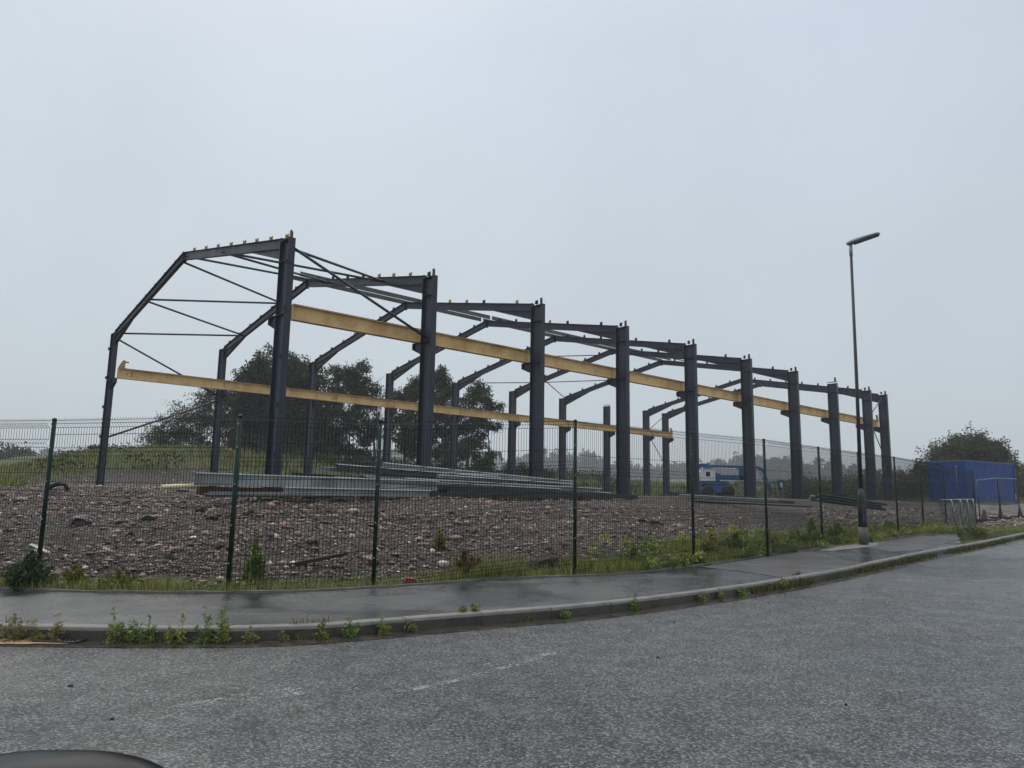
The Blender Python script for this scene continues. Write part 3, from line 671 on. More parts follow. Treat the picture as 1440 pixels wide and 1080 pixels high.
# luminaire: flat tapered head sloping up over the road
hd = Matrix.Rotation(math.radians(-42), 3, 'Z') @ Matrix.Rotation(math.radians(-9), 3, 'Y'); hb = MB()
sec = [(-.10, .055, .02, .03), (-.06, .085, .0, .085), (.08, .10, .0, .11), (.25, .12, .0, .10), (.60, .12, .0, .065), (.74, .10, .0, .05), (.78, .06, .005, .03)]
vs = []; n8 = 10
for (x, w, zl, zh) in sec:
    for k in range(n8):
        a = 2*PI*k/n8+PI/n8; y_ = w*math.copysign(abs(math.cos(a))**.6, math.cos(a)); zz = math.sin(a); zz = zl+zh*max(0, zz)**.7 if zz > 0 else zl-.012*min(1, -zz*2)
        vs.append(hd @ Vector((x, y_, zz))+Vector((lean, 0, H_+.0)))
fs = [(i*n8+k, i*n8+(k+1) % n8, (i+1)*n8+(k+1) % n8, (i+1)*n8+k) for i in range(len(sec)-1) for k in range(n8)]+[tuple(range(n8-1, -1, -1)), tuple((len(sec)-1)*n8+k for k in range(n8))]
hb.add(vs, fs, 0, True); lh = hb.build('lamp_head', M['lamp_light'], lamp)
hb = MB(); hb.box(hd @ Vector((.40, 0, -.022))+Vector((lean, 0, H_)), (.66, .22, .018), hd); hb.build('lens', M['glass_dark'], lh)

# ---------------------------------------------------------------- blue container
def gz(x, y): return float(terrain(x, y))
cx, cy = 28.9, 46.4; thc = math.radians(31)
cont = empty('storage_container', (cx, cy, BASEZ-.06), thc, 'blue corrugated steel storage container standing in the site corner', 'container')
Lc, Wc, Hc = 6.06, 2.44, 2.62
def corr(mb, p0, p1, z0, z1, nrm, pitch=.278, dep=.024):
    p0 = Vector(p0); p1 = Vector(p1); d = p1-p0; Lp = d.length; d.normalize(); nrm = Vector(nrm); n_ = max(1, round(Lp/pitch)); pi_ = Lp/n_; pts = []
    for k in range(n_):
        for a, o_ in ((0, 0), (.25, 0), (.5, 1), (.75, 1)): pts.append(p0+d*(k+a)*pi_-nrm*dep*o_)
    pts.append(p1); vs = [(p.x, p.y, z0) for p in pts]+[(p.x, p.y, z1) for p in pts]; m_ = len(pts)
    mb.add(vs, [(i, i+1, m_+i+1, m_+i) for i in range(m_-1)])
cw = MB(); corr(cw, (.08, .02, 0), (Lc-.08, .02, 0), .16, Hc-.06, (0, -1, 0)); corr(cw, (Lc-.02, .08, 0), (Lc-.02, Wc-.08, 0), .16, Hc-.06, (1, 0, 0)); corr(cw, (Lc-.08, Wc-.02, 0), (.08, Wc-.02, 0), .16, Hc-.06, (0, 1, 0)); corr(cw, (.02, Wc-.08, 0), (.02, .08, 0), .16, Hc-.06, (-1, 0, 0))
cw.build('corrugated_wall', M['blue'], cont, fixn=False)
cf = MB()
for x in (0.05, Lc-.05):
    for y in (.05, Wc-.05): cf.box((x, y, Hc/2), (.13, .13, Hc))
for z in (.09, Hc-.05):
    for y in (.03, Wc-.03): cf.box((Lc/2, y, z), (Lc-.24, .07, .12))
    for x in (.03, Lc-.03): cf.box((x, Wc/2, z), (.07, Wc-.24, .12))
cf.build('frame', M['blue'], cont)
cf = MB(); cf.box((Lc/2, Wc/2, Hc+.012), (Lc+.02, Wc+.02, .02)); cf.build('roof', M['lamp_light'], cont)
cf = MB(); cf.box((-.02, .62, 1.75), (.012, .04, 1.15)); cf.box((-.02, .62, .95), (.012, .03, .22)); cf.build('pale_strip', M['galv_white'], cont)  # narrow pale vertical strip on the end wall, short piece below
cf = MB(); cf.box((Lc-.15, -.02, .42), (.10, .012, .35)); cf.build('marker_plate', M['board'], cont)

# ---------------------------------------------------------------- boom lift (inside the frame)
bl = empty('boom_lift', (aty(982, 700, 54).x, 54, BASEZ), 0, 'blue and white articulated boom lift parked stowed among the far columns', 'boom lift')
b1 = MB(); b1.prism([(.2, .35), (.1, .75), (.5, .95), (1.9, .95), (2.3, .72), (2.3, .35)], (1, 0, 0), (0, 0, 1), (0, -.75, 0), (0, 1.5, 0)); b1.build('chassis', M['liftblue'], bl)
for wx in (.45, 1.95):
    for wy in (-.95, .95):
        w = MB(); w.lathe([(.20, -.15), (.38, -.15), (.43, -.09), (.43, .09), (.38, .15), (.20, .15)], (wx, wy, .43), 24, R=Matrix.Rotation(PI/2, 3, 'X')); wo_ = w.build('wheel', M['black'], bl)
        w = MB(); w.lathe([(.19, -.14), (.19, .14)], (wx, wy, .43), 16, R=Matrix.Rotation(PI/2, 3, 'X')); w.build('rim', M['white'], wo_)
b1 = MB(); b1.box((1.0, 0, 1.06), (2.1, 1.6, .22)); b1.lathe([(.45, .94), (.45, 1.0)], (1.1, 0, 0), 20); b1.build('turntable', M['liftblue'], bl)
b1 = MB(); b1.prism([(0, 1.17), (0, 1.80), (.08, 1.92), (1.02, 1.92), (1.10, 1.75), (1.10, 1.17)], (1, 0, 0), (0, 0, 1), (-.05, -.85, 0), (0, .62, 0)); ec_ = b1.build('engine_cover', M['white'], bl)
b1 = MB(); b1.box((.52, -.858, 1.66), (.30, .012, .34)); b1.build('vent', M['black'], ec_)
b1 = MB(); b1.box((1.32, -.3, 1.45), (.30, .5, .6)); b1.build('riser_housing', M['liftblue'], bl)
b1 = MB(); b1.span((1.3, -.1, 1.45), (3.35, -.1, 1.45), .3, .36); b1.build('lower_boom', M['liftblue'], bl)
b1 = MB(); b1.span((3.22, -.1, 1.30), (3.22, -.1, 2.20), .30, .42, up=(1, 0, 0)); b1.build('riser', M['liftblue'], bl)
b1 = MB(); b1.span((0.05, -.1, 2.25), (4.4, -.1, 2.22), .26, .20); ub = b1.build('upper_boom', M['liftblue'], bl)
b1 = MB(); b1.box((1.9, -.235, 2.10), (1.7, .012, .10)); b1.build('decal_strip', M['white'], ub)
b1 = MB(); b1.box((.35, -.1, 2.30), (.8, .34, .26)); b1.build('boom_end', M['liftblue'], bl)
b1 = MB(); b1.span((4.35, -.1, 2.22), (4.75, -.1, 2.05), .2, .2); b1.span((4.72, -.1, 2.1), (5.35, -.1, .45), .14, .18); b1.tube([(4.5, -.2, 1.9), (5.1, -.2, .6)], .05, 8); b1.build('jib', M['liftblue'], bl)
b1 = MB()
bx0, bx1 = 5.45, 7.0
for zz in (.12, .7, 1.2):
    for yy in (-.5, .5): b1.tube([(bx0, yy, zz), (bx1, yy, zz)], .024, 6)
    for xx in (bx0, bx1): b1.tube([(xx, -.5, zz), (xx, .5, zz)], .024, 6)
for xx in np.linspace(bx0, bx1, 5):
    for yy in (-.5, .5): b1.tube([(xx, yy, .12), (xx, yy, 1.2)], .02, 6)
b1.box(((bx0+bx1)/2, 0, .1), (1.55, 1.0, .05)); bk_ = b1.build('basket', M['dark'], bl)
b1 = MB(); b1.box((5.95, -.35, 1.15), (.5, .25, .35)); b1.box((5.9, -.3, .75), (.25, .2, .45)); b1.build('control_box', M['liftblue'], bk_)
b1 = MB(); b1.box((5.95, -.49, .98), (.16, .012, .34)); b1.build('control_panel', M['white'], bk_)

# ---------------------------------------------------------------- galvanised purlins piled in front of the frame
SO = Vector((-6.45, 15.0, 0)); SU = Vector((U[0], U[1], 0)); SV = Vector((V_[0], V_[1], 0))
def sp(t_, y_, z_): q_ = SO+SU*t_+SV*y_; return Vector((q_.x, q_.y, z_))
def zbeam(A, B, h, fl, m_, label, group=None, flat=False, name='purlin', cat='purlin'):
    mb = MB(); d = (B-A).normalized(); side = Vector((d.y, -d.x, 0)).normalized(); O2 = A.copy(); A2 = Vector((0, 0, 0)); B2 = B-A; th = .006
    if flat:
        mb.span(A2+Vector((0, 0, h/2)), B2+Vector((0, 0, h/2)), .22, th); mb.span(A2+side*.11+Vector((0, 0, h*.5+.02)), B2+side*.11+Vector((0, 0, h*.5+.02)), th, h); mb.span(A2-side*.11+Vector((0, 0, h*.5-.02)), B2-side*.11+Vector((0, 0, h*.5-.02)), th, h)
    else:
        c = Vector((0, 0, h/2)); mb.span(A2+c, B2+c, th, h)
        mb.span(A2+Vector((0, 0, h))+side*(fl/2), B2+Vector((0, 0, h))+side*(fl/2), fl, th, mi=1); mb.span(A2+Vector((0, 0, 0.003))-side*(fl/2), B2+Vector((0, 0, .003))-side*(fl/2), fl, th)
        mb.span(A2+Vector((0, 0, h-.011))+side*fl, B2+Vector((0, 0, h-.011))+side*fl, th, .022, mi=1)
    o = mb.build(name, [m_, M['galv_sheen'] if m_ is M['galv_white'] or random.random() < .4 else m_], None, O2); return tag(o, label, cat, group)  # second slot carries the painted sky sheen of top flange and lip
G1 = 'galvanised steel purlins piled in front of the frame'
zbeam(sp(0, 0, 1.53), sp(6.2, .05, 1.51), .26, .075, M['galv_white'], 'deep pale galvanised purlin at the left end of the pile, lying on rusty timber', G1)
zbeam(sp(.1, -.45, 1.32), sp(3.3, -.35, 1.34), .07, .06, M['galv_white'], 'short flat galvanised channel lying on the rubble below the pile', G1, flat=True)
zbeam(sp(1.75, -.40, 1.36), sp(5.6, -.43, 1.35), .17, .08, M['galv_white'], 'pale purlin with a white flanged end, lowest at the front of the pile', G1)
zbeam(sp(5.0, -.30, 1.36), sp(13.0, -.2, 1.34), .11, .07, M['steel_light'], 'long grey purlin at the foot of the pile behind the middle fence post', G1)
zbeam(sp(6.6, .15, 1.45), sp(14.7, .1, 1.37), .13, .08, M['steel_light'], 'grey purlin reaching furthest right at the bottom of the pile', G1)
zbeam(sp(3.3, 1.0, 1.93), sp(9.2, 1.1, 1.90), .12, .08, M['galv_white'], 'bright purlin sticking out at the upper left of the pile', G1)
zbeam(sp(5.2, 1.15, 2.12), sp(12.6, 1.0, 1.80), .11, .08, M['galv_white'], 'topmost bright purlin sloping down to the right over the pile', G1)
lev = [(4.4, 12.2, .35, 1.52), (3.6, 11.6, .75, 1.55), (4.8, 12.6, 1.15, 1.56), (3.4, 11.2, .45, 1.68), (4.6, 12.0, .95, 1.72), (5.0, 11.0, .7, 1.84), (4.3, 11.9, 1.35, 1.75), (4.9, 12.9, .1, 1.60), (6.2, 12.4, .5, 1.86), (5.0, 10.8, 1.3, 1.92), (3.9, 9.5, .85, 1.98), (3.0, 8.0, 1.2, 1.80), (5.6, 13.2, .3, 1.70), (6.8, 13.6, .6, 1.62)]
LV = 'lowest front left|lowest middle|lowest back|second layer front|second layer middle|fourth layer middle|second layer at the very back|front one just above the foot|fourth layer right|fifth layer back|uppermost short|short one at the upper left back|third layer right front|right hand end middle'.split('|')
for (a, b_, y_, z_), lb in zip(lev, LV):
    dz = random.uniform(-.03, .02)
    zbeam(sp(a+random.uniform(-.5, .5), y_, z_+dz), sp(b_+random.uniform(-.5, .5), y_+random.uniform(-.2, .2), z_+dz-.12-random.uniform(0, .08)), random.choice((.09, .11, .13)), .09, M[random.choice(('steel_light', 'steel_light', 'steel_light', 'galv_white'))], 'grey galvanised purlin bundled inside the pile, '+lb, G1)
for i, (t_, y_) in enumerate(((.5, .1), (4.0, .6), (8.0, .5), (11.5, .4))):
    mb = MB(); A = sp(t_, y_-.8, 1.40); B = sp(t_+.05, y_+1.0, 1.40)
    if i == 0: A = sp(.15, .18, 1.42); B = sp(3.4, .25, 1.42)
    mb.span(Vector((0, 0, 0)), B-A, .16, .17); tag(mb.build('timber_bearer', M['rust'], None, A), ['rust brown timber under the left end of the deep galvanised purlin', 'rust brown timber bearer crossing under the left third of the purlin pile', 'rust brown timber bearer crossing under the middle of the purlin pile', 'rust brown timber bearer sticking out near the right end of the purlin pile'][i], 'timber', 'timber bearers under the purlins')
def flat_on(px_, py_, l): v_ = on_ground(px_, py_); return v_
A = aty(229, 685, 15.9); B = aty(292, 681.5, 15.5)
mb = MB(); mb.tube([Vector((0, 0, 0)), B-A], .052, 14); tag(mb.build('plastic_pipe', M['cream'], None, A), 'cream plastic pipe lying on rubble left of the purlin pile', 'pipe')
# second thinner pile to the right
A = Vector((5.85, 25.6, 1.40)); B = Vector((12.2, 30.4, 1.22))
for i, (o_, dz, a_, b_, mt_, lb) in enumerate(((0, .05, 0, .74, 'galv_white', 'pale purlin with a bright end on the low pile behind the fence'), (.25, .02, .1, .95, 'steel_light', 'grey purlin behind the pale one on the low pile'), (-.3, -.1, .06, 1.0, 'dark', 'black steel strip lying in front of the low pile'), (.5, .12, .0, .7, 'steel_light', 'grey purlin at the back of the low pile'))):
    P0 = A.lerp(B, a_)+SV*o_+Vector((0, 0, dz)); P1 = A.lerp(B, b_)+SV*o_+Vector((0, 0, dz))
    zbeam(P0, P1, .11 if i != 2 else .05, .07, M[mt_], lb, 'low pile of purlins')
# green fence posts waiting on the ground
P0 = on_ground(1150, 713); P1 = on_ground(1244, 724)
P0 = aty(1152, 703, 31); P1 = aty(1246, 715, 31.5); P0.z = max(P0.z, gz(P0.x, P0.y)+.1); P1.z = max(P1.z-.05, gz(P1.x, P1.y)+.06)
dd = (P1-P0); sd = Vector((-dd.y, dd.x, 0)).normalized()
for k, (a, zz) in enumerate(((0, 0), (.13, 0), (.26, 0), (.06, .115), (.19, .115), (.13, .23))):
    sh = dd.normalized()*random.uniform(-.25, .25)
    mb = MB(); mb.tube([Vector((0, 0, 0)), dd+sh*.0], .055, 10); o = mb.build('fence_post', M['green'], None, P0+sd*a+sh+Vector((0, 0, zz)))
    tag(o, ['dark green spare fence post at the near bottom of the bundle behind the lamp post', 'dark green spare fence post in the bottom middle of the bundle', 'dark green spare fence post at the far bottom of the bundle', 'dark green spare fence post, nearer of the two in the second layer of the bundle', 'dark green spare fence post, farther of the two in the second layer of the bundle', 'topmost dark green spare fence post of the bundle behind the lamp post'][k], 'post', 'bundle of spare green fence posts')
    mb = MB(); mb.lathe([(.058, -.02), (.058, .05), (.03, .07)], (0, 0, 0), 10, R=(-dd).to_track_quat('Z', 'Y').to_matrix()); mb.build('end_cap', M['galv_white'], o)
# ---------------------------------------------------------------- small litter on the bank
def chunk(name, loc, dims, m_, label, cat, rz=0, sub=2, seed=1, rough=.25, tilt=0):
    bm = bmesh.new(); bmesh.ops.create_icosphere(bm, subdivisions=sub, radius=1)
    for v in bm.verts:
        n_ = noise.noise(v.co*1.4+Vector((seed*7, 0, 0))); v.co = v.co*(1+rough*n_*1.6); v.co.x *= dims[0]; v.co.y *= dims[1]; v.co.z *= dims[2]
    me = D.meshes.new(name); bm.to_mesh(me); bm.free(); o = link(name, me, m_, None, loc); o.rotation_euler = (0, tilt, rz); return tag(o, label, cat)
M['rock_dark'] = simple('dark_wet_rock', (.035, .032, .03), .4, 0, .4, 9, .6, 40)
v = on_ground(114, 738); chunk('boulder', v+Vector((0, 0, .06)), (.19, .14, .11), M['rock_dark'], 'dark wet lump of rock on the rubble near the left fence post', 'rock', .3)
mb = MB(); v = on_ground(58, 778); v2 = v+Vector((.10, -.25, -.05)); mb.box((0, 0, .05), (.42, .09, .02)); o = mb.build('board', M['board'], None, v); o.rotation_euler = (.1, .42, .1); tag(o, 'short pale plank tilted in the rubble beside the leftmost post', 'plank')
v = on_ground(82, 690); mb = MB()
pts = [(-.28, 0, -.02), (-.2, 0, .10), (-.02, 0, .17), (.12, .05, .15), (.2, .05, .02)]; mb.tube(pts, [.05, .06, .06, .05, .04], 10); o = mb.build('rubber_hose', M['black'], None, v); tag(o, 'curved black hose poking out of the rubble behind the leftmost post', 'hose')
v = on_ground(30, 705); chunk('boulder', v+Vector((0, 0, .04)), (.16, .1, .06), M['concrete'], 'pale broken slab on the rubble at the left edge', 'rock', 0, seed=5)
v = on_ground(915, 738); mb = MB(); mb.span((-.30, 0, .09), (.30, -.1, .02), .10, .03); mb.span((-.30, .03, .11), (-.12, .02, .10), .05, .05); mb.span((.0, 0, .08), (.22, -.06, .07), .12, .04); o = mb.build('plastic_trim', M['black'], None, v); tag(o, 'black strip of broken plastic lying on the rubble slope', 'debris')
v = on_ground(312, 717); mb = MB(); mb.box((0, 0, .03), (.22, .03, .012)); o = mb.build('slat', M['board'], None, v); o.rotation_euler = (0, -.12, .2); tag(o, 'thin pale slat on the rubble under the purlin pile', 'slat')
v = on_ground(577, 820); mb = MB()
for a in range(3): mb.box((-.06+.06*a, 0, .04), (.05, .10, .07))
mb.box((0, 0, .02), (.21, .11, .03)); o = mb.build('brick', M['brick'], None, v); o.rotation_euler = (.1, .15, .2); tag(o, 'broken red brick against the path edging', 'brick')
v = on_ground(975, 750); mb = MB(); mb.box((0, 0, .03), (.16, .05, .03)); o = mb.build('brick', M['white'], None, v); tag(o, 'small white block on the slope near the flowering weeds', 'block')
v = on_ground(415, 795); mb = MB(); mb.box((0, 0, .05), (1.0, .09, .05)); o = mb.build('timber', M['bark'], None, v+Vector((.25, .1, .02))); o.rotation_euler = (0, -.18, .35); tag(o, 'weathered brown timber half buried in rubble beside the second post', 'timber')
v = on_ground(760, 795); chunk('boulder', v+Vector((0, 0, .03)), (.32, .14, .12), M['bark'], 'brown root stump by the grass at the path edge', 'stump', .5, seed=9, tilt=-.3)
# small twigs and grit on the road
for i, (a, b_, s_) in enumerate(((100, 965, .05), (158, 1012, .03), (1190, 992, .02), (925, 925, .03), (948, 875, .035))):
    x_, y_ = on_datum(a, b_, 0); chunk('grit', Vector((x_, y_, float(datum(x_, y_))+.006)), (s_*.55, s_*.3, .009), M['black'], ['flat black scrap on the road at the left', 'black pebble on the road near the car mirror', 'black pebble on the right of the road', 'dark pebble in the middle of the road', 'dark scrap by the far kerb'][i], 'debris', sub=1)
# ---------------------------------------------------------------- temporary fence and barriers on the right
tf = empty('temporary_fence', (0, 0, 0), 0, 'galvanised temporary mesh fence panel on black rubber feet before the blue container', 'temporary fence')
Pn = [(19.7, 31.0), (22.6, 34.0), (25.3, 36.6)]; zt = [aty(1369, 675, 31.0).z, aty(1406, 672.5, 34).z, aty(1440, 674, 36.6).z]
tf.location = (Pn[0][0], Pn[0][1], gz(*Pn[0]))
TO = Vector(tf.location)
for i in range(2):
    a = Vector((*Pn[i], 0))-Vector((TO.x, TO.y, 0)); b_ = Vector((*Pn[i+1], 0))-Vector((TO.x, TO.y, 0)); mb = MB(); t0, t1 = zt[i]-TO.z, zt[i+1]-TO.z; z0 = .12
    a2 = a+(b_-a)*.02; b2 = b_-(b_-a)*.02
    mb.tube([a2+Vector((0, 0, z0)), a2+Vector((0, 0, t0-.05)), a2+(b_-a)*.015+Vector((0, 0, t0)), b2-(b_-a)*.015+Vector((0, 0, t1)), b2+Vector((0, 0, t1-.05)), b2+Vector((0, 0, z0))], .024, 8)
    mb.tube([a2+Vector((0, 0, z0+.62)), b2+Vector((0, 0, z0+.62))], .014, 6)
    fr = mb.build('panel_frame', M['steel_light'], tf)
    mb = MB(); nn_ = 26
    for k in range(1, nn_): q_ = a2.lerp(b2, k/nn_); mb.tube([q_+Vector((0, 0, z0)), q_+Vector((0, 0, t0+(t1-t0)*k/nn_))], .0018, 3, cap=False)
    mb.build('mesh', M['steel_light'], fr)
for i, (x, y) in enumerate(Pn):
    if i == 0: lx, ly, zz = .15, -.1, gz(x, y)
    else: lx, ly, zz = 0, 0, gz(x, y)
    mb = MB(); q_ = Vector((x+lx, y+ly, zz))-TO; mb.box(q_+Vector((0, 0, .06)), (.9, .26, .11), Matrix.Rotation(.1, 3, 'Z')); mb.build('rubber_foot', M['black'], tf)
    mb = MB(); mb.prism([(-.14, 0), (.14, 0), (.04, .4), (-.04, .4)], (1, 0, 0), (0, 0, 1), q_+Vector((0, -.01, .115)), (0, .03, 0)); mb.build('clamp', M['steel_light'], tf)
def barrier(loc, rz, tilt, label):
    e_ = empty('crowd_barrier', loc, rz, label, 'barrier', 'crowd barriers leaning together at the end of the fence'); e_.rotation_euler = (0, tilt, rz)
    mb = MB(); Lb_, Hb = 2.2, 1.08
    mb.tube([(0, 0, .16), (0, 0, Hb-.12), (0, .06, Hb-.03), (0, .14, Hb), (0, Lb_-.14, Hb), (0, Lb_-.06, Hb-.03), (0, Lb_, Hb-.12), (0, Lb_, .16), (0, 0, .16)], .015, 8); mb.build('frame', M['galv_white'], e_)
    mb = MB()
    for k in range(1, 15): mb.tube([(0, k*Lb_/15, .16), (0, k*Lb_/15, Hb)], .0055, 4, cap=False)
    mb.build('bars', M['steel_light'], e_)
    for y_ in (.3, Lb_-.3):
        mb = MB(); mb.tube([(0, y_, .17), (.06, y_, .14), (.30, y_, 0)], .016, 6); mb.tube([(0, y_, .17), (-.06, y_, .14), (-.30, y_, 0)], .016, 6); mb.build('foot', M['galv_white'], e_)
    return e_
for i, (a, lb) in enumerate(((1338, 'leftmost grey steel crowd barrier, tipped against the last green posts'), (1349, 'second grey steel crowd barrier from the left of the leaning group'), (1357, 'third grey steel crowd barrier from the left of the leaning group'), (1364, 'rightmost grey steel crowd barrier of the leaning group'))):
    q_ = aty(a+9, 748, 24.6+.25*i); q_.z = gz(q_.x, q_.y)+.02; barrier(q_, -.36-.03*i, -.10+.03*i, lb)

# ---------------------------------------------------------------- foliage
def leafcloud(cent, spread, per, lsz, pal, pw=None, toneamp=.35, elong=1.6, up=0.0):
    cent = np.asarray(cent, float); n_ = len(cent)*per; c = np.repeat(cent, per, 0)
    sp_ = np.repeat(np.broadcast_to(np.asarray(spread, float).reshape(-1, 1) if np.ndim(spread) else np.array([[spread]]), (len(cent), 1)), per, 0)
    c = c+rng.normal(size=(n_, 3))*sp_*np.array([1, 1, .75])
    a = rng.normal(size=(n_, 3)); a /= np.linalg.norm(a, axis=1)[:, None]; b2 = rng.normal(size=(n_, 3)); b2 = np.cross(a, b2); b2 /= np.linalg.norm(b2, axis=1)[:, None]
    s_ = lsz*rng.uniform(.6, 1.4, (n_, 1)); a = a*s_*elong/2; b2 = b2*s_/2
    V = np.stack([c-a, c+b2*.9, c+a, c-b2*.9], 1)
    pal = np.array(pal); ci = rng.choice(len(pal), len(cent), p=pw); base = pal[ci]*rng.uniform(1-toneamp, 1+toneamp, (len(cent), 1))
    col = np.repeat(base, per, 0)*rng.uniform(.75, 1.3, (n_, 1)); col = np.repeat(col[:, None], 4, 1).reshape(-1, 3)
    F = np.arange(n_*4).reshape(-1, 4); return V.reshape(-1, 3), F, col
def ell_centres(n_, c, r, shell=.55):
    d = rng.normal(size=(n_, 3)); d /= np.linalg.norm(d, axis=1)[:, None]; rad = (shell+(1-shell)*rng.random((n_, 1)))**1.0; rad = np.where(rng.random((n_, 1)) < .3, rng.random((n_, 1)), rad)
    return np.array(c)+d*rad*np.array(r)
DG = [(.008, .018, .006), (.016, .032, .009), (.032, .054, .015), (.060, .085, .026)]
def tree(name, label, cat, Y, blobs, per, lsz, dens, pal=DG, group='trees behind the building', trunks=1, trw=.16, base=None, spread=.27, bare=0, shell=.5):
    k = Y/F_PX; cs = []; cen = []
    for (bx, by, rx, ry) in blobs:
        dy = random.uniform(-1.5, 1.5); c = aty(bx, by, Y+dy); r = (rx*k, rx*k*.9, ry*k); n_ = max(4, int(dens*r[0]*r[2]*3))
        # lumpy: pull centres toward sub-lobes
        lob = ell_centres(max(4, n_//9), c, [q_*.86 for q_ in r], .65)
        pick = lob[rng.integers(0, len(lob), n_)]; cc = pick+rng.normal(size=(n_, 3))*min(r)*.15; cs.append(cc); cen.append((c, r))
    C_ = np.vstack(cs); bx = np.mean([c.x for c, r in cen]) if base is None else base
    gz0 = gz(bx, Y); C_ = C_[C_[:, 2] > gz0-.2]
    root_ = empty(name, (bx, Y, gz0), 0, label, cat, group); RO_ = np.array([bx, Y, gz0])
    V, F, c3 = leafcloud(C_-RO_, spread, per, lsz, pal)
    link('crown', np_mesh('crown', V, F, False, c3), M['leaf'], root_)
    mb = MB()
    for tI in range(trunks):
        ox = (tI-(trunks-1)/2)*(2.4 if trunks > 1 else 0)+random.uniform(-.3, .3)
        for (c, r) in cen:
            if trunks > 1 and random.random() < .35: continue
            e_ = Vector(c)-Vector(RO_); st = Vector((ox, random.uniform(-.4, .4), -.3)); mid = st.lerp(e_, .45)+Vector((random.uniform(-.4, .4), random.uniform(-.4, .4), .5))
            mid.x = mid.x*.5+ox*.5
            mb.tube([st, Vector((ox+random.uniform(-.1, .1), st.y, mid.z*.5)), mid, e_], [trw, trw*.8, trw*.5, trw*.2], 7)
            for q_ in range(7+bare):
                d_ = Vector(ell_centres(1, e_, r, .8)[0]); m_ = e_.lerp(d_, .5)+Vector((random.uniform(-.2, .2), 0, random.uniform(-.2, .3)))
                s0 = mid.lerp(e_, random.uniform(.2, 1)); mb.tube([s0, m_, d_], [trw*.28, trw*.16, trw*.06], 5, cap=False)
    mb.build('trunk', M['bark'], root_, fixn=False)
    return root_
tree('tree', 'broad dark leafy tree, the largest behind the left columns', 'tree', 78, [(392, 528, 46, 40), (362, 548, 42, 42), (428, 550, 38, 45), (350, 590, 46, 44), (400, 590, 50, 50), (438, 600, 32, 45), (372, 630, 60, 24), (430, 635, 40, 20)], 34, .17, 15, trunks=3)
tree('tree', 'thin leafed shrubby tree leaning left of the largest tree', 'tree', 74, [(296, 570, 30, 38), (268, 590, 34, 36), (240, 605, 30, 28), (305, 610, 34, 34), (215, 620, 26, 18), (262, 622, 40, 16)], 16, .12, 13, trunks=3, trw=.07, spread=.30, bare=10, pal=[(.03, .042, .016), (.045, .055, .025), (.06, .068, .032)])
tree('tree', 'tall open tree with visible trunks between the second and third frames', 'tree', 80, [(493, 526, 34, 26), (470, 556, 26, 34), (512, 562, 26, 34), (478, 600, 30, 34), (515, 600, 24, 30), (500, 632, 40, 14)], 26, .16, 11, trunks=3, trw=.13, bare=4)
tree('tree', 'spreading tree with a tuft rising at its top behind the third column', 'tree', 80, [(598, 552, 40, 30), (563, 570, 30, 26), (620, 560, 26, 38), (580, 605, 38, 36), (620, 606, 22, 34), (617, 525, 9, 14), (600, 634, 46, 14)], 26, .16, 11, trunks=3, trw=.13)
tree('tree', 'smaller round tree furthest right of the group behind the frame', 'tree', 80, [(668, 556, 24, 22), (684, 578, 26, 22), (656, 590, 26, 30), (690, 602, 14, 12), (668, 620, 24, 18), (702, 572, 8, 5)], 26, .15, 11, trunks=2, trw=.13)
tree('bare_tree', 'leafless thin branching tree between the open tree and the third column', 'tree', 81, [(528, 540, 16, 22), (535, 575, 14, 20)], 2, .08, 1.5, trunks=1, trw=.06, bare=22)
tree('bush', 'low rounded bush at the foot of the smaller round tree', 'bush', 76, [(640, 640, 40, 18), (685, 650, 30, 13)], 22, .15, 14, trunks=2, trw=.05, group='bushes on the rise')
tree('bush', 'low bush right of the tree group on the rough ground', 'bush', 78, [(735, 664, 34, 15), (765, 668, 22, 12)], 22, .15, 12, trunks=2, trw=.05, group='bushes on the rise', pal=[(.04, .055, .02), (.06, .075, .028)])
tree('bush', 'small dark bush on the grass bank beside the left end column', 'bush', 60, [(131, 633, 11, 6), (156, 637, 16, 5)], 20, .10, 26, trunks=1, trw=.03, group='bushes on the rise', spread=.2)
tree('bush', 'dark bush low on the grass bank behind the second rear column', 'bush', 58, [(285, 645, 26, 8), (320, 650, 18, 9)], 20, .11, 22, trunks=1, trw=.03, group='bushes on the rise', spread=.25)
tree('bush_tree', 'wide round topped thorn tree behind the blue container', 'tree', 76, [(1362, 654, 62, 45), (1362, 654, 60, 42), (1322, 660, 36, 28), (1404, 660, 26, 30), (1296, 664, 18, 12), (1362, 640, 44, 30)], 30, .14, 13, pal=[(.045, .060, .024), (.062, .074, .03), (.034, .048, .018), (.08, .075, .04)], trunks=3, trw=.10, base=42, bare=4)
FARP = [(.035, .048, .026), (.05, .06, .032)]
for i, (a, b_, c_, d_) in enumerate(((8, 642, 20, 24), (38, 652, 22, 18), (80, 652, 24, 14), (112, 655, 22, 12))):
    tree('tree', ['tallest faded tree at the left edge far beyond the bank', 'low faded tree second from the left edge', 'low faded tree just left of the leftmost fence post top', 'low faded tree right of the leftmost fence post'][i], 'tree', 150, [(a, b_, c_, d_), (a+8, b_+12, c_, d_*.8)], 24, .42, 4, pal=FARP, group='faded trees far off on the left', trw=.18, spread=.8)
def multi(name, label, cat, cs, spread, per, lsz, pal, kind=None, group=None, toneamp=.35, elong=1.6):
    V, F, c3 = leafcloud(cs, spread, per, lsz, pal, toneamp=toneamp, elong=elong); return tag(link(name, np_mesh(name, V, F, False, c3), M['leaf']), label, cat, group, kind)
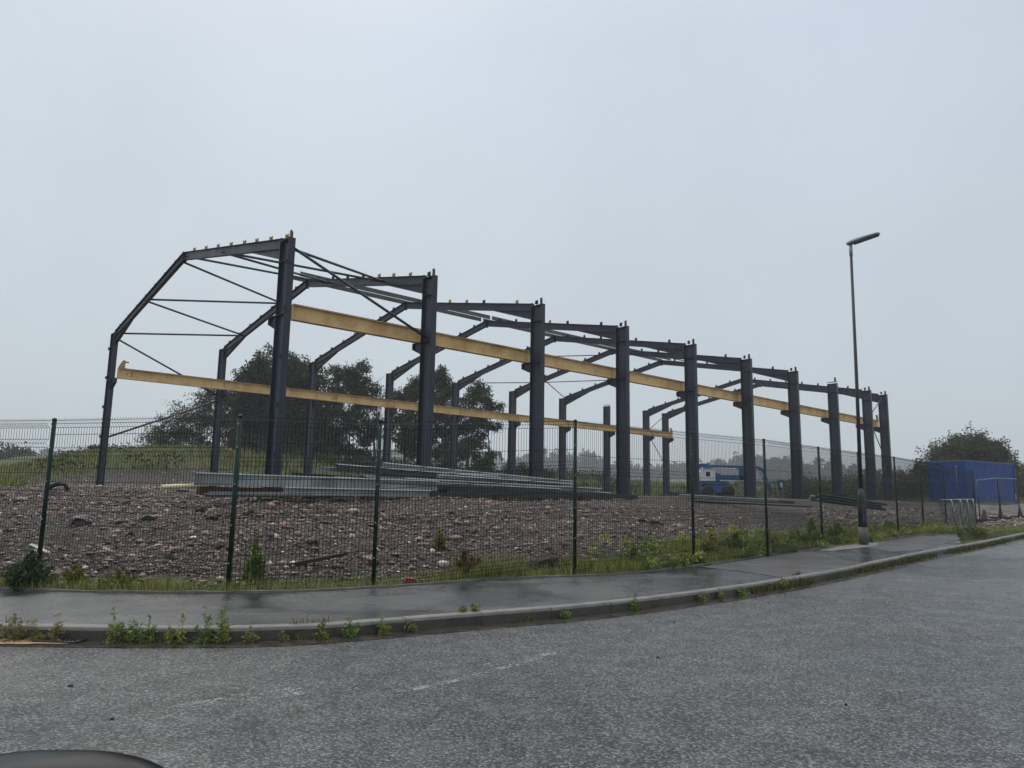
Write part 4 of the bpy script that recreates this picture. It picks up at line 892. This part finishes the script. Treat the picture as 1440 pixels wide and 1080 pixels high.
# far wood along the horizon
cs = []; sp_l = []
for k in range(900):
    a_ = rng.uniform(-.75, .75); Y_ = rng.uniform(560, 760); x_ = Y_*math.tan(a_); g_ = gz(x_, Y_); h_ = rng.uniform(12, 20)*(1+.25*math.sin(a_*23))
    if rng.random() < .5:  # conical
        for q_ in range(14):
            t_ = q_/14; rad = 5.5*(1-t_)+.6; cs += [(x_+rng.normal()*rad*.5, Y_+rng.normal()*rad*.5, g_+h_*(.05+t_)) for _ in range(3)]
    else:
        cs += list(ell_centres(34, (x_, Y_, g_+h_*.5), (7, 7, h_*.5), .5))
multi('far_wood', 'faded misty line of woodland along the horizon', 'wood', np.array(cs), 1.7, 6, 2.0, [(.03, .04, .024), (.04, .05, .03)], 'stuff')
# hedge / bramble banks
def bank_centres(px0, px1, Y0, Y1, n_, h0, h1):
    out = []
    for _ in range(n_):
        p_ = rng.uniform(px0, px1); Y_ = rng.uniform(Y0, Y1); dx, _z = ray(p_, 660); x_ = dx*Y_; hh = rng.uniform(h0, h1)*(.75+.5*float(fbm(x_, Y_, .35, 4))); out.append((x_, Y_, gz(x_, Y_)+max(.05, hh*rng.random()**.6)))
    return np.array(out)
tag(multi('hedge', 'brown green bramble hedge behind the far end of the frame', 'hedge', bank_centres(1105, 1300, 74, 84, 1500, 1.2, 2.9), .32, 14, .15, [(.085, .085, .042), (.10, .095, .05), (.065, .08, .033), (.11, .085, .05)]))
tag(multi('hedge', 'green scrub hedge right of the container at the right edge', 'hedge', bank_centres(1418, 1500, 70, 80, 500, 1.5, 3.2), .32, 14, .15, [(.05, .075, .03), (.075, .095, .04)]))
tag(multi('hedge', 'dark green brambles under the tree group behind the purlin pile', 'hedge', bank_centres(330, 780, 66, 76, 1500, .5, 1.5), .3, 14, .14, [(.02, .032, .011), (.035, .045, .016), (.05, .055, .02)]))
# rough grass on the rise
def blades(name, label, P, h, w, pal, lean=.45, kind='stuff', parent=None, cat='grass', toneamp=.3, mt='leaf', base=None):
    P = np.asarray(P, float); n_ = len(P); h = np.broadcast_to(h, (n_,))[:, None]; w = np.broadcast_to(w, (n_,))[:, None]
    an = rng.uniform(0, 2*PI, n_); dx = np.stack([np.cos(an), np.sin(an), np.zeros(n_)], 1); la = rng.uniform(0, 2*PI, n_); le = np.stack([np.cos(la), np.sin(la), np.zeros(n_)], 1)*lean*rng.random((n_, 1))
    up_ = np.array([0, 0, 1.]); m1 = P+(up_*.55+le*.35)*h; tp = P+(up_*(1-.25*np.linalg.norm(le, axis=1, keepdims=True))+le)*h
    V = np.stack([P-dx*w/2, P+dx*w/2, m1+dx*w*.4, m1-dx*w*.4, tp], 1).reshape(-1, 3)
    i_ = np.arange(n_)[:, None]*5; F = np.concatenate([i_+np.array([[0, 1, 2]]), i_+np.array([[0, 2, 3]]), i_+np.array([[3, 2, 4]])])
    pal = np.array(pal); col = pal[rng.integers(0, len(pal), n_)]*rng.uniform(1-toneamp, 1+toneamp, (n_, 1)); col = np.repeat(col, 5, 0)
    if base is not None: V = V-np.array(base)
    return link(name, np_mesh(name, V, F, False, col), M[mt], parent)
def scatter_uv(n_, u0, u1, v0, v1):
    u = rng.uniform(u0, u1, n_); v = rng.uniform(v0, v1, n_); x = O_[0]+u*U[0]+v*V_[0]; y = O_[1]+u*U[1]+v*V_[1]; return x, y
GP = [(.15, .18, .042), (.22, .22, .06), (.085, .115, .03), (.26, .24, .09)]
def grassy(n_, u0, u1, v0, v1, h, w, lab, pal=GP, th=.35):
    x, y = scatter_uv(n_, u0, u1, v0, v1); z, g_, p_ = terrain(x, y, True); c_ = fbm(x, y, .25, 6); ok = (g_ > th) & (rng.random(n_) < .55+.6*c_); x, y, z = x[ok], y[ok], z[ok]
    hh = h*rng.uniform(.4, 1.2, len(x))*(1+.5*fbm(x, y, .5, 1)); tag(blades('rough_grass', lab, np.stack([x, y, z-.03], 1), hh, w, pal), lab, 'grass', kind='stuff')
grassy(75000, -34, 14, 8, 44, .42, .05, 'tall yellow green grass on the bank left of the trees')
grassy(56000, 10, 75, 21, 62, .55, .07, 'tall rough grass on the rise behind the frame', GP+[(.17, .15, .07), (.07, .06, .03)])
grassy(26000, 56, 96, -12, 32, .55, .07, 'rough grass beyond the far end of the frame', [(.09, .11, .04), (.12, .12, .05), (.14, .12, .06)])
x, y = scatter_uv(6500, -30, 74, 23, 60); z, g_, p_ = terrain(x, y, True); ok = (fbm(x, y, .12, 9) > .15) & (g_ > .4); cs = np.stack([x, y, z+.35+.5*rng.random(len(x))], 1)[ok]
multi('brambles', 'patches of dark brambles over the rough ground', 'brambles', cs, .38, 12, .15, [(.022, .034, .012), (.04, .05, .018), (.065, .06, .03)], 'stuff')
# verge grass along the back of the pavement and at the foot of the fence
bs_ = np.linalg.norm(np.diff(BACKX, axis=0), axis=1); bcum = np.concatenate([[0], np.cumsum(bs_)]); nB = offset(BACKX, 1.0)-BACKX
def verge(n_, x0, x1, d0, d1, h0, h1, pal, lab, dens=lambda x: 1.0, w=.008):
    i0 = np.interp(x0, BACKX[:, 0], bcum); i1 = np.interp(x1, BACKX[:, 0], bcum); s_ = rng.uniform(i0, i1, n_); dd_ = d0+(d1-d0)*rng.random(n_)**1.5
    bx = np.interp(s_, bcum, BACKX[:, 0]); by = np.interp(s_, bcum, BACKX[:, 1]); nx = np.interp(s_, bcum, nB[:, 0]); ny = np.interp(s_, bcum, nB[:, 1])
    x = bx+nx*dd_; y = by+ny*dd_; cl = fbm(x, y, 1.6, 3)*.5+.5; ok = rng.random(n_) < np.clip(cl*2.6-.85, .02, 1)*dens(x); x, y, cl = x[ok], y[ok], cl[ok]
    h = (h0+(h1-h0)*rng.random(len(x))**1.6)*(.5+cl)
    P = np.stack([x, y, terrain(x, y)-.01], 1); tag(blades('verge_grass', lab, P, h, w, pal, .6), lab, 'grass', kind='stuff')
VG = [(.22, .26, .05), (.31, .32, .075), (.15, .185, .04), (.38, .33, .15), (.10, .13, .035)]
verge(15000, -9.5, -.5, -.03, .45, .03, .20, VG, 'sparse mossy grass along the path edging on the left', w=.007)
verge(26000, -.5, 6.0, -.03, .8, .04, .26, VG, 'green and straw grass along the middle of the path edging')
verge(30000, 3.5, 17.0, -.03, 1.5, .05, .28, VG, 'lush grass along the fence towards the lamp post', w=.010)
i0 = np.interp(2.2, BACKX[:, 0], bcum); i1 = np.interp(16.5, BACKX[:, 0], bcum); s_ = rng.uniform(i0, i1, 900); dd_ = rng.random(900)**1.3*1.5; x = np.interp(s_, bcum, BACKX[:, 0])+np.interp(s_, bcum, nB[:, 0])*dd_; y = np.interp(s_, bcum, BACKX[:, 1])+np.interp(s_, bcum, nB[:, 1])*dd_
ok = fbm(x, y, 1.3, 11) > -.1; x, y = x[ok], y[ok]; cs = np.stack([x, y, terrain(x, y)+.04+.30*rng.random(len(x))**1.4*(.6+.5*fbm(x, y, .9, 2))], 1)
multi('verge_weeds', 'low leafy weeds mixed in the grass along the fence', 'weeds', cs, .065, 34, .032, [(.20, .25, .055), (.28, .33, .08), (.13, .17, .045), (.08, .105, .035), (.27, .23, .11)], 'stuff', elong=2.4)
verge(14000, 15.5, 40.0, -.6, .9, .04, .16, VG, 'short grass verge beyond the end of the pavement', w=.014)
# moss and grass creeping along the kerb on the right
s_ = rng.uniform(np.interp(3.6, KERB[:, 0], cum), np.interp(24, KERB[:, 0], cum), 9000); kx = np.interp(s_, cum, KERB[:, 0]); ky = np.interp(s_, cum, KERB[:, 1]); kn = offset(KERB, 1.0)-KERB
off_ = rng.normal(-.11, .035, len(s_)); x = kx+np.interp(s_, cum, kn[:, 0])*off_; y = ky+np.interp(s_, cum, kn[:, 1])*off_; cl = fbm(x, y, 1.1, 7)*.5+.5; ok = rng.random(len(x)) < np.clip(cl*2.4-.75, 0, 1)
x, y = x[ok], y[ok]; P = np.stack([x, y, datum(x, y)], 1)
tag(blades('kerb_grass', '', P, .05+.12*rng.random(len(x)), .012, [(.08, .10, .03), (.12, .13, .04), (.05, .065, .025), (.10, .07, .04)], .9), 'matted grass growing along the foot of the kerb on the right', 'grass', kind='stuff')
# sparse grass and moss rooted in the joints along the whole kerb
s_ = rng.uniform(np.interp(-6.5, KERB[:, 0], cum), np.interp(5, KERB[:, 0], cum), 7000); kx = np.interp(s_, cum, KERB[:, 0]); ky = np.interp(s_, cum, KERB[:, 1])
fr_ = rng.random(len(s_)) < .7; off_ = np.where(fr_, rng.normal(-.10, .02, len(s_)), rng.normal(.085, .012, len(s_))); x = kx+np.interp(s_, cum, kn[:, 0])*off_; y = ky+np.interp(s_, cum, kn[:, 1])*off_
ok = rng.random(len(x)) < np.clip(fbm(x, y, 2.1, 13)*3.2-.75, 0, 1); x, y, fr_ = x[ok], y[ok], fr_[ok]
P = np.stack([x, y, datum(x, y)+np.where(fr_, 0, .125)], 1)
tag(blades('joint_grass', '', P, .03+.07*rng.random(len(x)), .009, [(.14, .17, .05), (.20, .20, .07), (.09, .11, .035), (.14, .10, .05)], .9), 'sparse grass rooted in the gutter and kerb joints', 'grass', kind='stuff')
# single weeds
def weed(pos, h, w, n_stem, label, cat='weed', pal=None, leaf=.035, flower=None, group=None, dens=26):
    pal = pal or random.choice(([(.20, .25, .06), (.28, .31, .09), (.14, .18, .05)], [(.26, .26, .09), (.20, .20, .07), (.15, .12, .06)], [(.14, .21, .05), (.20, .27, .07), (.10, .14, .04)])); h *= 1.3; r_ = empty('weed', pos, random.uniform(0, 6), label, cat, group); st = MB(); cs = []
    for k in range(n_stem):
        a = random.uniform(0, 2*PI); main = k < max(1, n_stem//4); l = h*(random.uniform(.8, 1.0) if main else random.uniform(.3, .7)); sp_ = w*(random.uniform(0, .25) if main else random.uniform(.5, 1.25)); tip = Vector((math.cos(a)*sp_, math.sin(a)*sp_, l)); m_ = Vector((tip.x*.45, tip.y*.45, l*.55)); b0 = Vector((math.cos(a)*.02, math.sin(a)*.02, -.01))
        st.tube([b0, m_, tip], [.003, .0022, .0010], 4, cap=False)
        for q_ in range(dens):
            t_ = random.random()**1.25; p_ = b0.lerp(m_, t_*2) if t_ < .5 else m_.lerp(tip, t_*2-1); o_ = (1-t_)**.7*w*.38+.004; cs.append((p_.x+random.gauss(0, o_), p_.y+random.gauss(0, o_), max(.004, p_.z+random.gauss(0, o_*.45))))
    st.build('stem', M['weed_stem'], r_, fixn=False)
    V, F, c3 = leafcloud(np.array(cs), .009, 2, leaf*.85, pal, toneamp=.25, elong=3.2); link('leaves', np_mesh('leaves', V, F, False, c3), M['leaf'], r_)
    if flower:
        V, F, c3 = leafcloud(np.array([c for c in cs if c[2] > h*.55][:flower]), .012, 5, .022, [(.55, .48, .02)], elong=1); link('flowers', np_mesh('flowers', V, F, False, c3), M['leaf'], r_)
    return r_
M['weed_stem'] = simple('weed_stem', (.10, .12, .04), .6)
KW = [(22, 887, .22, .16, 9, 'bushy grey green weed at the kerb by the left edge'), (52, 892, .10, .09, 6, 'low tuft at the kerb right of the bushy weed'), (80, 893, .20, .10, 6, 'straggly weed with one tall spike above the drain grate'), (160, 890, .30, .11, 8, 'upright weed with a dark seed spike on the kerb'), (187, 890, .19, .08, 6, 'narrow light green weed right of the seed spike weed'), (209, 894, .19, .08, 7, 'small leafy weed, third of the left kerb row'), (240, 890, .13, .07, 5, 'short pale weed between two taller kerb weeds'), (256, 890, .22, .06, 5, 'thin weed with a brown spike on the kerb'),
      (287, 890, .30, .09, 7, 'tall leafy weed on the left of the tallest kerb pair'), (313, 887, .30, .10, 9, 'tallest bright green weed of the kerb row'), (352, 885, .14, .07, 5, 'small weed right of the tallest kerb weed'), (398, 889, .08, .05, 4, 'tiny weed low on the kerb face'), (452, 888, .13, .10, 9, 'first bright tuft right of the kerb row'), (492, 884, .14, .12, 9, 'broad bright tuft on the kerb edge'), (537, 881, .14, .09, 7, 'upright bright tuft, last of the three on the kerb'), (575, 880, .10, .09, 5, 'trailing weed hanging over the kerb'),
      (650, 865, .06, .06, 4, 'flat weed on the back edge of the kerb'), (668, 864, .08, .06, 4, 'small dark weed standing on the kerb top'), (795, 862, .09, .07, 6, 'single green weed in the gutter at mid picture'), (893, 857, .13, .08, 7, 'green clump at the kerb below the dark tarmac joint'), (988, 849, .12, .09, 7, 'yellowish weed clump at the kerb'), (1012, 848, .10, .07, 5, 'small weed right of the yellowish clump'), (1045, 842, .11, .09, 6, 'dark trailing weed over the kerb'), (1100, 833, .15, .12, 9, 'last bushy weed before the matted kerb grass')]
KW_ = offset(KERB, -.115); KT_ = offset(KERB, .085)
for (a, b_, h_, w_, n_, lb) in KW:
    dx_, _q = ray(a, b_); az_ = math.atan(dx_); off_ = -.115 if a not in (650, 668) else .085
    x_ = float(np.interp(az_, az(KW_), KW_[:, 0])) if off_ < 0 else float(np.interp(az_, az(KT_), KT_[:, 0])); y_ = x_/math.tan(az_) if abs(az_) > .02 else float(np.interp(az_, az(KW_), KW_[:, 1]))
    zz_ = float(datum(x_, y_))+(.005 if off_ < 0 else .125); weed(Vector((x_, y_, zz_)), h_*1.0, w_*.9, max(4, n_-1), lb, group='weeds along the kerb', leaf=.016, dens=22)
BW = [(40, 826, .38, .28, 26, 'dense dark green bush at the foot of the leftmost post', .032, 0, [(.03, .06, .022), (.045, .08, .03)]), (355, 812, .42, .16, 14, 'tall bright green plant right of the second post', .034, 0, None), (105, 815, .16, .14, 8, 'yellow green tuft on the rubble right of the leftmost post', .03, 0, [(.16, .17, .04), (.12, .14, .03)]), (165, 826, .18, .2, 12, 'yellowish weed patch by the edging at left', .028, 0, [(.17, .17, .05), (.12, .13, .03)]), (618, 770, .30, .15, 8, 'sparse green plant halfway up the rubble', .03, 0, None),
      (1003, 787, .48, .26, 18, 'weed with yellow flowers beside the sixth post', .035, 40, None), (1035, 783, .40, .28, 18, 'grey green weed clump between the yellow flowers and the post', .034, 0, [(.07, .09, .035), (.10, .12, .04)]), (1142, 768, .55, .34, 26, 'bright green bush overhanging the path left of the lamp post', .045, 0, [(.16, .23, .035), (.20, .27, .05), (.11, .17, .03)]), (1178, 762, .45, .4, 22, 'tall mixed weeds just left of the lamp post', .045, 0, None), (890, 797, .34, .3, 18, 'leafy weeds between the fourth and fifth posts', .032, 0, None), (655, 806, .30, .22, 14, 'orange tinged dock plant at the edge of the rubble', .034, 0, [(.16, .09, .04), (.12, .13, .04)]), (1250, 750, .34, .4, 20, 'weeds at the fence right of the lamp post', .05, 0, None)]
for (a, b_, h_, w_, n_, lb, lf, fl, pl) in BW:
    v = on_ground(a, b_); weed(v, h_, w_, n_, lb, 'plant', pl, lf, fl, 'plants along the fence', 34)
# ---------------------------------------------------------------- pale buildings beyond the trees
def shed(px0, px1, ytop, Y, depth, label, pitch=.06):
    a = aty(px0, ytop, Y); b_ = aty(px1, ytop, Y); z0 = min(gz(a.x, Y), gz(b_.x, Y))-1; w_ = b_.x-a.x; h_ = a.z-z0
    r_ = empty('industrial_building', (a.x, Y, z0), 0, label, 'building'); mb = MB()
    mb.box((w_/2, depth/2, h_/2), (w_, depth, h_)); wl_ = mb.build('wall', M['wall_pale'], r_)
    mb = MB(); n_ = max(2, int(w_/6))
    for k in range(1, n_): mb.box((w_*k/n_, -.02, h_/2), (.12, .04, h_-.4))
    mb.build('cladding_joint', M['roof_grey'], wl_)
    mb = MB(); mb.prism([(-.4, 0), (w_/2, w_*pitch), (w_+.4, 0), (w_+.4, .25), (w_/2, w_*pitch+.25), (-.4, .25)], (1, 0, 0), (0, 0, 1), (0, -.3, h_+.01), (0, depth+.6, 0)); mb.build('roof', M['roof_grey'], r_)
    mb = MB(); mb.box((w_*.3, -.06, 1.9+1), (4, .08, 3.8)); mb.build('roller_door', M['lamp_light'], r_)
shed(486, 702, 634, 135, 30, 'pale low warehouse seen through the trees behind the frame', .004)
shed(-90, 16, 650, 170, 30, 'pale shed with a low roof at the left edge in the mist', .10)
# ---------------------------------------------------------------- the dark car the picture is taken from
car = empty('car', (0.25, -.72, 0), 0, 'dark car at the roadside, only its rounded glossy wing mirror in view', 'car')
prof_ = [(-2.35, .35), (-2.40, .62), (-2.2, .82), (-1.35, .95), (-.9, 1.0), (1.9, 1.0), (2.0, .85), (2.0, .35), (1.7, .30), (-2.1, .30)]
mb = MB(); mb.prism(prof_, (1, 0, 0), (0, 0, 1), (0, -.88, 0), (0, 1.74, 0)); cb_ = mb.build('body', M['carblack'], car)
bv = cb_.modifiers.new('round', 'BEVEL'); bv.width = .06; bv.segments = 3
for wx in (-1.55, 1.25):
    for wy in (-.80, .80):
        w = MB(); w.lathe([(.2, -.10), (.30, -.11), (.34, -.07), (.34, .07), (.30, .11), (.2, .10)], (wx, wy, .34), 24, R=Matrix.Rotation(PI/2, 3, 'X')); wo_ = w.build('wheel', M['black'], car)
        w = MB(); w.lathe([(.19, -.09), (.19, .09)], (wx, wy, .34), 16, R=Matrix.Rotation(PI/2, 3, 'X')); w.build('rim', M['steel_light'], wo_)
# mirror housing
mc = aty(66, 1178, .80)-Vector(car.location)
bm = bmesh.new(); bmesh.ops.create_uvsphere(bm, u_segments=40, v_segments=24, radius=1)
for v in bm.verts:
    x, y, z = v.co; f = lambda q, e: math.copysign(abs(q)**e, q); v.co = Vector((f(x, .72)*.150, f(y, .8)*.085, f(z, .70)*.075))
    if v.co.x > 0: v.co.z -= .022*(v.co.x/.15)**2.2
me = D.meshes.new('wing_mirror'); bm.to_mesh(me); bm.free()
for p_ in me.polygons: p_.use_smooth = True
wm = link('wing_mirror', me, M['carblack'], car, mc); 
mb = MB(); mb.box((.05, -.078, -.015), (.16, .012, .09)); mb.build('mirror_glass', M['glass_dark'], wm)
mb = MB(); mb.span((0, -.05, -.05), (.06, -.19, -.11), .06, .04); mb.build('arm', M['carblack'], wm)
# ---------------------------------------------------------------- rainy haze
m = D.materials.new('haze'); m.use_nodes = True; t = m.node_tree; t.nodes.clear(); pv = N(t, 'ShaderNodeVolumePrincipled'); pv.inputs['Color'].default_value = (.93, .96, 1.0, 1); pv.inputs['Density'].default_value = .0008; pv.inputs['Anisotropy'].default_value = 0
out = N(t, 'ShaderNodeOutputMaterial'); L(t, pv.outputs[0], out.inputs['Volume'])
mb = MB(); mb.box((0, 0, 20.6), (2100, 2100, 44)); hz_ = mb.build('haze', m); tag(hz_, kind='stuff'); hz_.display_type = 'WIRE'
